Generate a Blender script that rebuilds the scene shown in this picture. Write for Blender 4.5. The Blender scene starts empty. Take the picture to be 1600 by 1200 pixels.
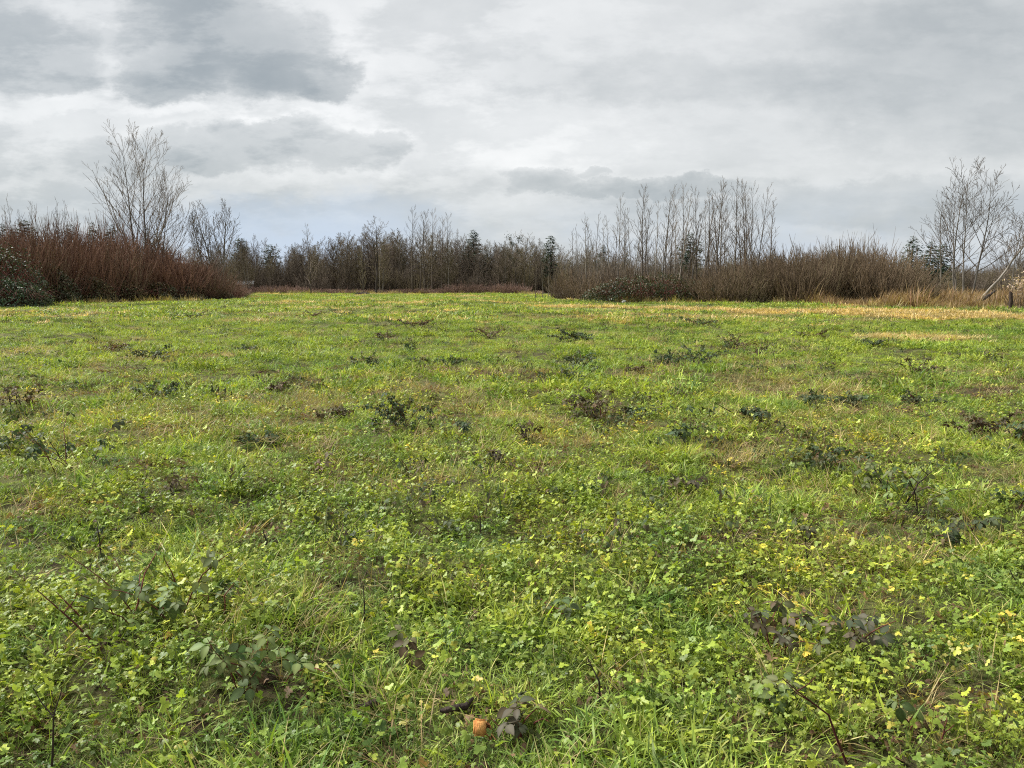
import bpy, math, random
import numpy as np
from mathutils import Vector, Matrix, Euler

C = bpy.context.scene.collection
scene = bpy.context.scene

# ------------------------------------------------------------------ camera
CAM_H = 1.5
PITCH = 7.58
FPX = 1202.0
cam_d = bpy.data.cameras.new('camera')
cam = bpy.data.objects.new('camera', cam_d)
C.objects.link(cam)
cam.location = (0, 0, CAM_H)
cam.rotation_euler = (math.radians(90 - PITCH), 0, 0)
cam_d.sensor_fit = 'HORIZONTAL'
cam_d.sensor_width = 36.0
cam_d.lens = 36.0 * FPX / 1600.0
cam_d.clip_start = 0.05
cam_d.clip_end = 9000
scene.camera = cam

# ------------------------------------------------------------------ exposure
scene.view_settings.view_transform = 'Standard'
scene.view_settings.look = 'None'
scene.view_settings.gamma = 1.0
scene.view_settings.exposure = 2.3
scene.view_settings.use_curve_mapping = False
scene.cycles.max_bounces = 6
scene.cycles.diffuse_bounces = 3
scene.cycles.glossy_bounces = 2
scene.cycles.transmission_bounces = 3
scene.cycles.use_denoising = False
scene.cycles.caustics_reflective = False
scene.cycles.caustics_refractive = False
scene.cycles.blur_glossy = 1.0
scene.cycles.filter_width = 1.1
scene.cycles.sample_clamp_indirect = 0.5
scene.cycles.sample_clamp_direct = 0.7

SUN_EL, SUN_AZ = 47.0, -72.0      # degrees; azimuth from +Y, negative to the left

# ------------------------------------------------------------------ sun
sd = bpy.data.lights.new('sun', 'SUN')
sd.energy = 1.5
sd.angle = math.radians(18)
sd.color = (1.0, 0.978, 0.94)
so = bpy.data.objects.new('sun', sd)
C.objects.link(so)
_e, _a = math.radians(SUN_EL), math.radians(SUN_AZ)
sdir = Vector((math.sin(_a) * math.cos(_e), math.cos(_a) * math.cos(_e), math.sin(_e)))
so.rotation_euler = sdir.to_track_quat('Z', 'Y').to_euler()
so.location = (0, 0, 40)

# ------------------------------------------------------------------ sky
class NB:
    """small expression builder for shader math nodes"""
    def __init__(s, nt): s.nt = nt
    def n(s, t, **kw):
        nd = s.nt.nodes.new(t)
        for k, v in kw.items(): setattr(nd, k, v)
        return nd
    def put(s, sock, v):
        if hasattr(v, 'is_output'): s.nt.links.new(v, sock)
        else: sock.default_value = v
    def m(s, op, a, b=0.0, c=None, clamp=False):
        nd = s.n('ShaderNodeMath', operation=op, use_clamp=clamp)
        s.put(nd.inputs[0], a); s.put(nd.inputs[1], b)
        if c is not None: s.put(nd.inputs[2], c)
        return nd.outputs[0]
    def add(s, a, b): return s.m('ADD', a, b)
    def mul(s, a, b): return s.m('MULTIPLY', a, b)
    def sub(s, a, b): return s.m('SUBTRACT', a, b)
    def div(s, a, b): return s.m('DIVIDE', a, b)
    def mad(s, a, b, c): return s.m('MULTIPLY_ADD', a, b, c)
    def smooth(s, v, lo, hi, t0=0.0, t1=1.0):
        nd = s.n('ShaderNodeMapRange', interpolation_type='SMOOTHSTEP')
        s.put(nd.inputs[0], v)
        nd.inputs[1].default_value = lo; nd.inputs[2].default_value = hi
        nd.inputs[3].default_value = t0; nd.inputs[4].default_value = t1
        return nd.outputs[0]
    def xyz(s, x, y, z=0.0):
        nd = s.n('ShaderNodeCombineXYZ')
        for i, v in enumerate((x, y, z)): s.put(nd.inputs[i], v)
        return nd.outputs[0]
    def noise(s, vec, scale, detail=4.0, rough=0.5, dist=0.0):
        nd = s.n('ShaderNodeTexNoise')
        s.put(nd.inputs['Vector'], vec)
        nd.inputs['Scale'].default_value = scale
        nd.inputs['Detail'].default_value = detail
        nd.inputs['Roughness'].default_value = rough
        nd.inputs['Distortion'].default_value = dist
        return nd
    def mixc(s, f, a, b, mode='MIX'):
        nd = s.n('ShaderNodeMix', data_type='RGBA', blend_type=mode)
        s.put(nd.inputs[0], f)
        for i, v in ((6, a), (7, b)):
            if hasattr(v, 'is_output'): s.nt.links.new(v, nd.inputs[i])
            else: nd.inputs[i].default_value = (*v, 1.0)
        return nd.outputs[2]

world = bpy.data.worlds.new('World')
scene.world = world
world.use_nodes = True
wt = world.node_tree
wt.nodes.clear()
B = NB(wt)
tc = B.n('ShaderNodeTexCoord')
sep = B.n('ShaderNodeSeparateXYZ'); wt.links.new(tc.outputs['Generated'], sep.inputs[0])
dx, dy, dz = sep.outputs
# cloud-deck coordinates: the layer is seen in perspective, flattening towards the horizon
den = B.m('MAXIMUM', B.add(dz, 0.10), 0.03)
pl = B.xyz(B.div(dx, den), B.div(dy, den), 0.0)
# bearing / height coordinates for the individual cloud banks ahead
yy = B.m('MAXIMUM', dy, 0.2)
U0 = B.div(dx, yy); V0 = B.div(dz, yy)
uvw = B.xyz(U0, B.mul(V0, 1.7), 0.0)
wn = B.noise(uvw, 5.0, 9.0, 0.66)
wsep = B.n('ShaderNodeSeparateColor'); wt.links.new(wn.outputs['Color'], wsep.inputs[0])
wr, wg, wb = wsep.outputs
U = B.mad(B.sub(wr, 0.5), 0.26, U0)
V = B.mad(B.sub(wg, 0.5), 0.13, V0)
Uc = B.mad(B.sub(wr, 0.5), 0.17, U0)
Vc = B.mad(B.sub(wg, 0.5), 0.10, V0)
fine = B.noise(uvw, 15.0, 5.0, 0.58).outputs[0]
deck = B.noise(pl, 0.75, 7.0, 0.56, 0.4).outputs[0]
ahead = B.smooth(dy, 0.15, 0.45)

def bank(px, py, w, h, soft=1.0):
    """a cloud bank centred at a bearing/height (given as photo coordinates), with noisy edges"""
    u0 = (px - 800) / FPX; v0 = (440 - py) / FPX
    a = B.mul(B.sub(U, u0), FPX / w); b = B.mul(B.sub(V, v0), FPX / h)
    r2 = B.add(B.mul(a, a), B.mul(b, b))
    return B.smooth(r2, 1.0 - 0.75 * soft, 1.0 + 0.9 * soft, 1.0, 0.0)

lum = B.mad(B.sub(deck, 0.5), 0.26, 0.635)
def addbank(lum, amt, *a, **k):
    return B.mad(B.mul(bank(*a, **k), ahead), amt, lum)
def cumulus(lum, amt, blobs, edge=0.22, rim=0.0, base=0.0):
    """a heaped cloud: union of blobs with a crisp ragged edge, darker towards its flat base, with a bright rim"""
    d = None
    for px, py, w, h in blobs:
        a = B.mul(B.sub(Uc, (px - 800) / FPX), FPX / w); b = B.mul(B.sub(Vc, (440 - py) / FPX), FPX / h)
        r = B.sub(1.0, B.add(B.mul(a, a), B.mul(b, b)))
        d = r if d is None else B.m('SMOOTH_MAX', d, r, 0.25)
    f = B.mul(B.smooth(d, -edge, edge), ahead)
    if rim:
        lum = B.mad(B.mul(B.mul(B.smooth(d, -1.2, -edge), B.sub(1.0, f)), ahead), rim, lum)
    k = B.mad(B.smooth(d, 0.0, 0.9), 0.35 * amt, 0.65 * amt)
    if base:
        py0 = max(q[1] + q[3] * .6 for q in blobs)
        k = B.mad(B.smooth(Vc, (440 - py0 - 10) / FPX, (440 - py0 + 90) / FPX, 1.0, 0.0), -base, k)
    return B.mad(f, k, lum)
lum = addbank(lum, 0.10, 720, 225, 250, 60, soft=1.0)
lum = addbank(lum, 0.05, 1050, 235, 360, 60, soft=1.0)
lum = addbank(lum, 0.07, 850, 70, 330, 110, soft=1.0)
lum = addbank(lum, 0.045, 232, 90, 46, 60, soft=1.0)
lum = addbank(lum, 0.10, 430, 184, 150, 14, soft=0.9)
lum = addbank(lum, 0.08, 120, 178, 150, 20, soft=0.8)
lum = addbank(lum, -0.14, 1490, 130, 230, 120, soft=1.0)
lum = addbank(lum, -0.07, 1010, 135, 300, 36, soft=0.9)
lum = addbank(lum, -0.09, 60, 310, 420, 60, soft=0.9)
lum = addbank(lum, -0.09, 1330, 322, 420, 34, soft=0.6)
lum = addbank(lum, -0.08, 430, 360, 260, 40, soft=1.0)
lum = cumulus(lum, -0.225, [(330, 60, 125, 85), (430, 95, 120, 68), (518, 128, 62, 40), (290, 125, 75, 48)], 0.30, 0.03, 0.06)
lum = cumulus(lum, -0.16, [(60, 95, 140, 55), (-60, 60, 130, 90), (140, 125, 70, 32)], 0.40, 0.02, 0.04)
lum = cumulus(lum, -0.14, [(330, 250, 95, 32), (440, 236, 110, 38), (540, 250, 90, 32), (600, 240, 48, 24)], 0.32, 0.05, 0.04)
lum = cumulus(lum, -0.11, [(850, 292, 66, 24), (936, 280, 28, 10), (1010, 304, 150, 16)], 0.25, 0.04)
lum = B.mad(B.sub(fine, 0.5), 0.17, lum)
bill = B.noise(B.xyz(U0, B.mul(V0, 2.7), 3.7), 6.5, 9.0, 0.62, 0.0).outputs[0]
left = B.mul(B.smooth(U0, -0.2, 0.25, 1.0, 0.35), B.smooth(V0, 0.02, 0.09))
lum = B.mad(B.mul(B.sub(B.smooth(bill, 0.43, 0.57), 0.5), left), 0.13, lum)
low = B.smooth(V, -0.02, 0.17, 1.0, 0.0)
lum = B.mad(low, -0.09, lum)
ramp = B.n('ShaderNodeValToRGB')
wt.links.new(lum, ramp.inputs[0])
cr = ramp.color_ramp
cr.elements[0].position = 0.25; cr.elements[0].color = (0.150, 0.168, 0.178, 1)
cr.elements[1].position = 0.92; cr.elements[1].color = (0.475, 0.475, 0.470, 1)
e = cr.elements.new(0.45); e.color = (0.235, 0.248, 0.252, 1)
e = cr.elements.new(0.62); e.color = (0.318, 0.326, 0.326, 1)
e = cr.elements.new(0.76); e.color = (0.385, 0.390, 0.388, 1)
# air: the lowest few degrees turn bluish
blue = B.m('ADD', B.mul(B.smooth(dz, 0.0, 0.13, 0.75, 0.0), B.smooth(wb, 0.35, 0.68, 0.25, 1.0)), B.mul(B.mul(bank(430, 365, 260, 50, soft=1.0), ahead), 0.35), clamp=True)
cloudc = B.mixc(blue, ramp.outputs[0], (0.262, 0.318, 0.405))
sky = B.n('ShaderNodeTexSky', sky_type='NISHITA', sun_disc=False,
          sun_elevation=math.radians(SUN_EL), sun_rotation=math.radians(SUN_AZ))
bg_sky = B.n('ShaderNodeBackground'); wt.links.new(sky.outputs[0], bg_sky.inputs[0]); bg_sky.inputs[1].default_value = 0.05
bg_cl = B.n('ShaderNodeBackground'); wt.links.new(cloudc, bg_cl.inputs[0]); bg_cl.inputs[1].default_value = 0.435
mx = B.n('ShaderNodeMixShader'); mx.inputs[0].default_value = 0.95
wt.links.new(bg_sky.outputs[0], mx.inputs[1]); wt.links.new(bg_cl.outputs[0], mx.inputs[2])
wo = B.n('ShaderNodeOutputWorld'); wt.links.new(mx.outputs[0], wo.inputs[0])
world.cycles.sampling_method = 'NONE'

# ------------------------------------------------------------------ helpers
rng = np.random.default_rng(11)
PR = random.Random(5)

def h2(ix, iy, seed):
    n = (ix.astype(np.int64) * 374761393 + iy.astype(np.int64) * 668265263 + seed * 974711) & 0x7fffffff
    n = ((n ^ (n >> 13)) * 1274126177) & 0x7fffffff
    n = (n ^ (n >> 16)) & 0xffff
    return n / 65535.0

def vnoise(x, y, seed=0):
    x = np.asarray(x, float); y = np.asarray(y, float)
    ix = np.floor(x); iy = np.floor(y); fx = x - ix; fy = y - iy
    fx = fx * fx * (3 - 2 * fx); fy = fy * fy * (3 - 2 * fy)
    ix = ix.astype(np.int64); iy = iy.astype(np.int64)
    a = h2(ix, iy, seed); b = h2(ix + 1, iy, seed); c = h2(ix, iy + 1, seed); d = h2(ix + 1, iy + 1, seed)
    return (a * (1 - fx) + b * fx) * (1 - fy) + (c * (1 - fx) + d * fx) * fy

def fbm(x, y, s, seed=0, oct=3):
    v = 0; a = 1; t = 0
    for o in range(oct):
        v = v + a * vnoise(np.asarray(x) / s, np.asarray(y) / s, seed + o * 17); t += a; a *= 0.5; s *= 0.5
    return v / t

def ground_h(x, y):
    x = np.asarray(x, float); y = np.asarray(y, float)
    r = np.hypot(x, y)
    near = np.clip((90 - r) / 60, 0, 1)
    z = (fbm(x, y, 1.1, 3, 3) - 0.5) * 0.24 * near
    z = z + (fbm(x, y, 7.0, 5, 2) - 0.5) * 0.22 * np.clip(r / 8, 0, 1) * near
    z = z + (vnoise(x / 900, y / 900, 9) - 0.5) * 14 * np.clip((r - 400) / 1500, 0, 1)
    return z

def gh(x, y): return float(ground_h(np.array([x]), np.array([y]))[0])

_cp, _sp = math.cos(math.radians(PITCH)), math.sin(math.radians(PITCH))
def ray(px, py):
    u = (px - 800) / FPX; v = (600 - py) / FPX
    return Vector((u, _cp + v * _sp, -_sp + v * _cp))
def G(px, py):
    """ground point seen at a photo position"""
    d = ray(px, py); t = CAM_H / -d.z
    return d.x * t, d.y * t
def at(px, py, Y):
    d = ray(px, py); t = Y / d.y
    return Vector((d.x * t, Y, CAM_H + d.z * t))

def mesh_from(name, V, polys, mats=(), cols=None, smooth=False):
    """V (n,3); polys: list of (m,k) int arrays"""
    me = bpy.data.meshes.new(name)
    V = np.asarray(V, np.float32)
    me.vertices.add(len(V)); me.vertices.foreach_set('co', V.ravel())
    polys = [np.asarray(p, np.int32) for p in polys if len(p)]
    nl = sum(p.size for p in polys); npo = sum(len(p) for p in polys)
    me.loops.add(nl); me.polygons.add(npo)
    me.loops.foreach_set('vertex_index', np.concatenate([p.ravel() for p in polys]))
    tot = np.concatenate([np.full(len(p), p.shape[1], np.int32) for p in polys])
    st = np.concatenate([[0], np.cumsum(tot)[:-1]]).astype(np.int32)
    me.polygons.foreach_set('loop_start', st)
    try: me.polygons.foreach_set('loop_total', tot)
    except Exception: pass
    if smooth: me.polygons.foreach_set('use_smooth', np.ones(npo, bool))
    if cols is not None:
        ca = me.color_attributes.new('col', 'FLOAT_COLOR', 'POINT')
        c4 = np.ones((len(V), 4), np.float32); c4[:, :3] = cols
        ca.data.foreach_set('color', c4.ravel())
    for m in mats: me.materials.append(m)
    me.update(calc_edges=True)
    return me

def link(name, me, parent=None, loc=None):
    o = bpy.data.objects.new(name, me); C.objects.link(o)
    if parent is not None: o.parent = parent
    if loc is not None: o.location = loc
    return o

def tag(o, label=None, cat=None, group=None, kind=None):
    if label: o['label'] = label
    if cat: o['category'] = cat
    if group: o['group'] = group
    if kind: o['kind'] = kind
    return o

def empty(name, loc, label, cat, group=None, rz=0.0):
    o = bpy.data.objects.new(name, None); C.objects.link(o)
    o.location = loc; o.rotation_euler = (0, 0, rz); o.empty_display_size = 0.2
    return tag(o, label, cat, group)

def dup(root, loc, rz=0.0, s=(1, 1, 1), label=None, group=None):
    r = root.copy(); C.objects.link(r)
    r.location = loc; r.rotation_euler = (0, 0, rz); r.scale = s
    if label: r['label'] = label
    if group: r['group'] = group
    for ch in list(root.children):
        c = ch.copy(); C.objects.link(c); c.parent = r
    return r

# ------------------------------------------------------------------ materials
def leaf_mat(name, transl=0.35, rough=0.5, spec=0.35, warm=(1.30, 1.22, 0.85), cool=(0.64, 0.80, 0.78), s1=1.9, s2=0.16, rnd=0.35, tcol=(1.2, 1.25, 0.6)):
    m = bpy.data.materials.new(name); m.use_nodes = True
    nt = m.node_tree; nt.nodes.clear(); b = NB(nt)
    at_ = b.n('ShaderNodeAttribute', attribute_name='col')
    geo = b.n('ShaderNodeNewGeometry')
    oi = b.n('ShaderNodeObjectInfo')
    n1 = b.noise(geo.outputs['Position'], s1, 3.0, 0.6).outputs[0]
    n2 = b.noise(geo.outputs['Position'], s2, 3.0, 0.6).outputs[0]
    f = b.smooth(b.add(b.mul(n1, 0.62), b.mul(n2, 0.38)), 0.36, 0.62)
    tint = b.mixc(f, cool, warm)
    c = b.mixc(1.0, at_.outputs['Color'], tint, 'MULTIPLY')
    val = b.mad(oi.outputs['Random'], 2 * rnd, 1.0 - rnd)
    hsv = b.n('ShaderNodeHueSaturation')
    nt.links.new(c, hsv.inputs['Color']); nt.links.new(val, hsv.inputs['Value'])
    p = b.n('ShaderNodeBsdfPrincipled')
    nt.links.new(hsv.outputs[0], p.inputs['Base Color'])
    p.inputs['Roughness'].default_value = rough
    p.inputs['Specular IOR Level'].default_value = spec
    t = b.n('ShaderNodeBsdfTranslucent')
    tc_ = b.mixc(1.0, hsv.outputs[0], tcol, 'MULTIPLY')
    nt.links.new(tc_, t.inputs[0])
    ms = b.n('ShaderNodeMixShader'); ms.inputs[0].default_value = transl
    nt.links.new(p.outputs[0], ms.inputs[1]); nt.links.new(t.outputs[0], ms.inputs[2])
    o = b.n('ShaderNodeOutputMaterial'); nt.links.new(ms.outputs[0], o.inputs[0])
    return m

def bark_mat(name, c1, c2, scale=3.0, rnd=0.25, rough=0.85):
    m = bpy.data.materials.new(name); m.use_nodes = True
    nt = m.node_tree; nt.nodes.clear(); b = NB(nt)
    tcd = b.n('ShaderNodeTexCoord'); oi = b.n('ShaderNodeObjectInfo')
    mp = b.n('ShaderNodeMapping'); nt.links.new(tcd.outputs['Object'], mp.inputs[0]); mp.inputs['Scale'].default_value = (1, 1, 0.35)
    n1 = b.noise(mp.outputs[0], scale, 5.0, 0.65).outputs[0]
    c = b.mixc(b.smooth(n1, 0.35, 0.65), c1, c2)
    hsv = b.n('ShaderNodeHueSaturation'); nt.links.new(c, hsv.inputs['Color'])
    nt.links.new(b.mad(oi.outputs['Random'], 2 * rnd, 1 - rnd), hsv.inputs['Value'])
    p = b.n('ShaderNodeBsdfPrincipled'); nt.links.new(hsv.outputs[0], p.inputs['Base Color'])
    p.inputs['Roughness'].default_value = rough; p.inputs['Specular IOR Level'].default_value = 0.2
    bp = b.n('ShaderNodeBump'); bp.inputs['Strength'].default_value = 0.5; bp.inputs['Distance'].default_value = 0.02
    nt.links.new(b.noise(mp.outputs[0], scale * 6, 3.0, 0.6).outputs[0], bp.inputs['Height']); nt.links.new(bp.outputs[0], p.inputs['Normal'])
    o = b.n('ShaderNodeOutputMaterial'); nt.links.new(p.outputs[0], o.inputs[0])
    return m

M_grass = leaf_mat('grass_blades', 0.32, 0.5, 0.2)
M_butter = leaf_mat('buttercup_leaf', 0.30, 0.45, 0.3, warm=(1.34, 1.22, 0.80), cool=(0.68, 0.82, 0.78))
M_straw = leaf_mat('straw', 0.30, 0.6, 0.25, warm=(1.1, 1.02, 0.9), cool=(0.85, 0.82, 0.8))
M_bramble = leaf_mat('bramble_leaf', 0.20, 0.55, 0.14, warm=(1.15, 1.0, 0.9), cool=(0.85, 1.0, 0.95), rnd=0.25, s1=3.0, s2=0.6)
M_hedge = leaf_mat('hedge_leaf', 0.15, 0.5, 0.3, warm=(1.3, 1.0, 0.7), cool=(0.75, 1.0, 0.95), rnd=0.1, s1=0.8, s2=0.25)
M_needle = leaf_mat('needles', 0.12, 0.6, 0.3, warm=(1.1, 1.0, 0.8), cool=(0.85, 1.0, 1.0), rnd=0.15)
M_bark_grey = bark_mat('grey_bark', (0.105, 0.092, 0.078), (0.19, 0.17, 0.145))
M_bark_brown = bark_mat('brown_bark', (0.065, 0.052, 0.040), (0.12, 0.097, 0.075))
M_bark_dark = bark_mat('dark_bark', (0.035, 0.028, 0.024), (0.075, 0.06, 0.05))
M_bark_pale = bark_mat('pale_bark', (0.17, 0.15, 0.125), (0.28, 0.25, 0.21))
M_twig_grey = bark_mat('grey_twig', (0.128, 0.102, 0.078), (0.185, 0.148, 0.112), 0.7, 0.38)
M_twig_olive = bark_mat('olive_twig', (0.135, 0.112, 0.064), (0.19, 0.155, 0.09), 0.7, 0.35)
M_twig_red = bark_mat('red_twig', (0.140, 0.078, 0.052), (0.205, 0.112, 0.074), 0.5, 0.3)
M_twig_rust = bark_mat('rusty_twig', (0.128, 0.092, 0.058), (0.178, 0.128, 0.080), 0.5, 0.3)
M_twig_pink = bark_mat('pinkish_twig', (0.20, 0.125, 0.095), (0.27, 0.18, 0.14), 0.6, 0.2)
M_cane_red = bark_mat('red_cane', (0.085, 0.022, 0.020), (0.14, 0.05, 0.035), 8.0)
M_stalk = bark_mat('dark_stalk', (0.022, 0.016, 0.013), (0.06, 0.042, 0.032), 12.0)

# ground
def ground_mat():
    m = bpy.data.materials.new('soil_and_turf'); m.use_nodes = True
    nt = m.node_tree; nt.nodes.clear(); b = NB(nt)
    geo = b.n('ShaderNodeNewGeometry'); P = geo.outputs['Position']
    n1 = b.noise(P, 7.0, 6.0, 0.65).outputs[0]
    n2 = b.noise(P, 0.35, 4.0, 0.6).outputs[0]
    n3 = b.noise(P, 110.0, 4.0, 0.7).outputs[0]
    soil = b.mixc(n3, (0.035, 0.026, 0.016), (0.085, 0.065, 0.038))
    turf = b.mixc(n3, (0.070, 0.080, 0.022), (0.20, 0.20, 0.075))
    c = b.mixc(b.smooth(b.add(n1, b.mul(b.sub(n2, 0.5), 0.6)), 0.36, 0.56), soil, turf)
    far = b.mixc(n2, (0.13, 0.155, 0.045), (0.19, 0.18, 0.075))
    ln = b.n('ShaderNodeVectorMath', operation='LENGTH'); nt.links.new(P, ln.inputs[0])
    c = b.mixc(b.smooth(ln.outputs['Value'], 15, 60, 0.0, 0.8), c, far)
    floor_ = b.mixc(n3, (0.050, 0.038, 0.026), (0.12, 0.088, 0.058))
    c = b.mixc(b.smooth(b.mad(n2, 8.0, ln.outputs['Value']), 103, 106), c, floor_)
    p = b.n('ShaderNodeBsdfPrincipled'); nt.links.new(c, p.inputs['Base Color'])
    p.inputs['Roughness'].default_value = 0.95; p.inputs['Specular IOR Level'].default_value = 0.1
    bp = b.n('ShaderNodeBump'); bp.inputs['Strength'].default_value = 0.9; bp.inputs['Distance'].default_value = 0.03
    nt.links.new(n3, bp.inputs['Height']); nt.links.new(bp.outputs[0], p.inputs['Normal'])
    o = b.n('ShaderNodeOutputMaterial'); nt.links.new(p.outputs[0], o.inputs[0])
    return m

# ------------------------------------------------------------------ ground sheet
NA, radii = 420, [0.25]
while radii[-1] < 5000: radii.append(radii[-1] * 1.038)
radii = np.array(radii); NR = len(radii)
ang = np.linspace(0, 2 * math.pi, NA, endpoint=False)
X = np.concatenate([[0], (radii[:, None] * np.sin(ang)[None]).ravel()])
Y = np.concatenate([[0], (radii[:, None] * np.cos(ang)[None]).ravel()])
Vg = np.stack([X, Y, ground_h(X, Y)], 1)
i = np.arange(NR - 1)[:, None] * NA + 1; j = np.arange(NA)[None]; j2 = (j + 1) % NA
quads = np.stack([(i + j), (i + NA + j), (i + NA + j2), (i + j2)], -1).reshape(-1, 4)[:, ::-1]
tri = np.stack([np.zeros(NA, int), 1 + np.arange(NA), 1 + (np.arange(NA) + 1) % NA], 1)[:, ::-1]
g = link('ground', mesh_from('ground', Vg, [quads, tri], [ground_mat()], smooth=True))
tag(g, 'level rough pasture ground of soil and turf', None, None, 'structure')

# ------------------------------------------------------------------ ground-cover meshes
def blades(n, R, Lr, wr_, lean, curl, seg, palette, rg, zsink=0.01, flat=0.0):
    """n grass blades in a disc of radius R -> V, quads, colours"""
    a = rg.uniform(0, 2 * math.pi, n); r = R * np.sqrt(rg.uniform(0, 1, n))
    base = np.stack([r * np.cos(a), r * np.sin(a), np.full(n, -zsink)], 1)
    az = np.where(rg.uniform(0, 1, n) < .55, rg.normal(rg.uniform(0, 6.28), .55, n), a + rg.normal(0, 1.0, n))   # most of a tuft is combed one way
    L = rg.uniform(*Lr, n); w = rg.uniform(*wr_, n)
    th = np.abs(rg.normal(lean, 0.3, n)); k = rg.uniform(curl * 0.3, curl * 1.5, n)
    P = [base]; p = base.copy()
    for s in range(seg):
        t = (s + 0.5) / seg
        ph = np.minimum(th + k * t, 1.75)
        d = np.stack([np.cos(az) * np.sin(ph), np.sin(az) * np.sin(ph), np.cos(ph)], 1)
        p = p + d * (L / seg)[:, None]; P.append(p)
    P = np.stack(P, 1)                                # n, seg+1, 3
    P[:, :, 2] = np.maximum(P[:, :, 2], -zsink + 0.004 * np.arange(seg + 1)[None])
    tw = az + math.pi / 2 + rg.normal(0, 0.5, n)
    side = np.stack([np.cos(tw), np.sin(tw), rg.normal(0, 0.25, n)], 1)
    t = np.linspace(0, 1, seg + 1)
    wt_ = np.clip(np.minimum(0.55 + t * 1.5, (1 - t) * 2.0), 0.06, 1)
    off = side[:, None, :] * (w[:, None] * wt_[None])[:, :, None] * 0.5
    V = np.stack([P - off, P + off], 2).reshape(-1, 3)
    b0 = (np.arange(n) * (seg + 1) * 2)[:, None] + np.arange(seg)[None] * 2
    Q = np.stack([b0, b0 + 1, b0 + 3, b0 + 2], -1).reshape(-1, 4)
    pal = np.array(palette, float); c = pal[rg.integers(0, len(pal), n)] * rg.uniform(0.6, 1.35, (n, 1))
    grad = (0.75 + 0.35 * t)[None, :, None]
    col = np.repeat((c[:, None, :] * grad), 2, axis=1).reshape(-1, 3) if False else np.repeat(c, (seg + 1) * 2, axis=0)
    return V, Q, col

def leaf_outline():
    pts = []
    for lobe in range(3):
        c = math.radians(90 + (lobe - 1) * 92)
        for da, rr in ((-44, .50), (-30, .86), (-15, .80), (0, 1.0), (15, .80), (30, .86)):
            pts.append((math.cos(c + math.radians(da)) * rr, math.sin(c + math.radians(da)) * rr))
    pts.append((math.cos(math.radians(225)) * .5, math.sin(math.radians(225)) * .5))
    pts.append((0.0, -0.12))
    return np.array(pts)
OUT = leaf_outline()
def leaves(n, R, size, hr, palette, rg, tilt=0.45):
    a = rg.uniform(0, 2 * math.pi, n); r = R * np.sqrt(rg.uniform(0, 1, n))
    hz = rg.uniform(*hr, n); S = rg.uniform(*size, n) * 0.5
    cx = np.stack([r * np.cos(a), r * np.sin(a), hz], 1)
    yaw = a + math.pi / 2 * 0 + rg.normal(0, 1.2, n); tl = rg.normal(0.15, tilt, n); rl = rg.normal(0, tilt, n)
    k = len(OUT)
    loc = np.zeros((n, k + 1, 3))
    loc[:, 1:, 0] = OUT[None, :, 0] * S[:, None] * rg.uniform(.8, 1.15, (n, 1)); loc[:, 1:, 1] = OUT[None, :, 1] * S[:, None]
    rr = np.hypot(loc[:, :, 0], loc[:, :, 1])
    loc[:, :, 2] = -(rr ** 2) / S[:, None] * rg.uniform(-0.2, 0.6, (n, 1)) + rg.normal(0, 0.06, (n, k + 1)) * S[:, None]
    def rot(v, i, j, an):
        c, s = np.cos(an)[:, None], np.sin(an)[:, None]
        x = v[:, :, i] * c - v[:, :, j] * s; y = v[:, :, i] * s + v[:, :, j] * c
        v[:, :, i] = x; v[:, :, j] = y
    rot(loc, 1, 2, -tl); rot(loc, 0, 2, rl); rot(loc, 0, 1, yaw)
    V = (loc + cx[:, None]).reshape(-1, 3)
    b0 = (np.arange(n) * (k + 1))[:, None]
    jj = np.arange(k)[None]
    T = np.stack([b0 + 0 * jj, b0 + 1 + jj, b0 + 1 + (jj + 1) % k], -1).reshape(-1, 3)
    pal = np.array(palette, float); c = pal[rg.integers(0, len(pal), n)] * rg.uniform(0.75, 1.25, (n, 1))
    cc = np.repeat(c[:, None], k + 1, 1); cc[:, 0] *= 0.8
    # petioles
    base = np.stack([r * .3 * np.cos(a), r * .3 * np.sin(a), np.full(n, -0.01)], 1)
    sd_ = np.stack([-np.sin(a), np.cos(a), 0 * a], 1) * 0.0009
    PV = np.stack([base - sd_, base + sd_, cx + sd_, cx - sd_], 1).reshape(-1, 3)
    pb = len(V) + (np.arange(n) * 4)[:, None] + np.arange(4)[None]
    return np.concatenate([V, PV]), T, pb, np.concatenate([cc.reshape(-1, 3), np.repeat(c * 0.8, 4, 0)])

GREEN = [(.165, .225, .055), (.195, .255, .064), (.235, .285, .078), (.125, .180, .048), (.285, .315, .10), (.34, .35, .14), (.15, .215, .06)]
LIME = [(.245, .300, .058), (.285, .335, .068), (.20, .262, .055), (.345, .365, .078), (.15, .205, .048), (.27, .305, .095), (.21, .272, .06), (.12, .17, .045)]
YELL = [(.62, .54, .10), (.68, .57, .16), (.52, .50, .08), (.60, .47, .12)]
STRAW = [(.42, .35, .17), (.34, .27, .12), (.50, .43, .22), (.26, .19, .09), (.38, .36, .15)]
BROWN = [(.17, .11, .06), (.13, .08, .05), (.23, .15, .08), (.20, .13, .075)]
TAN = [(.40, .30, .17), (.34, .25, .14), (.47, .37, .22), (.27, .195, .11)]

GREEN = [(r_ * 1.15, g_ * 1.16, b_ * 1.04) for r_, g_, b_ in GREEN]
LIME = [(r_ * 1.15, g_ * 1.17, b_ * .98) for r_, g_, b_ in LIME]
def gcombine(parts):
    V = []; Q = []; T = []; Cc = []; n = 0
    for p in parts:
        if len(p) == 3: v, q, c = p; t = np.zeros((0, 3), int)
        else: v, t, q, c = p
        V.append(v); Q.append(q + n); T.append(t + n); Cc.append(c); n += len(v)
    return np.concatenate(V), [np.concatenate(Q), np.concatenate(T)], np.concatenate(Cc)

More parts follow.
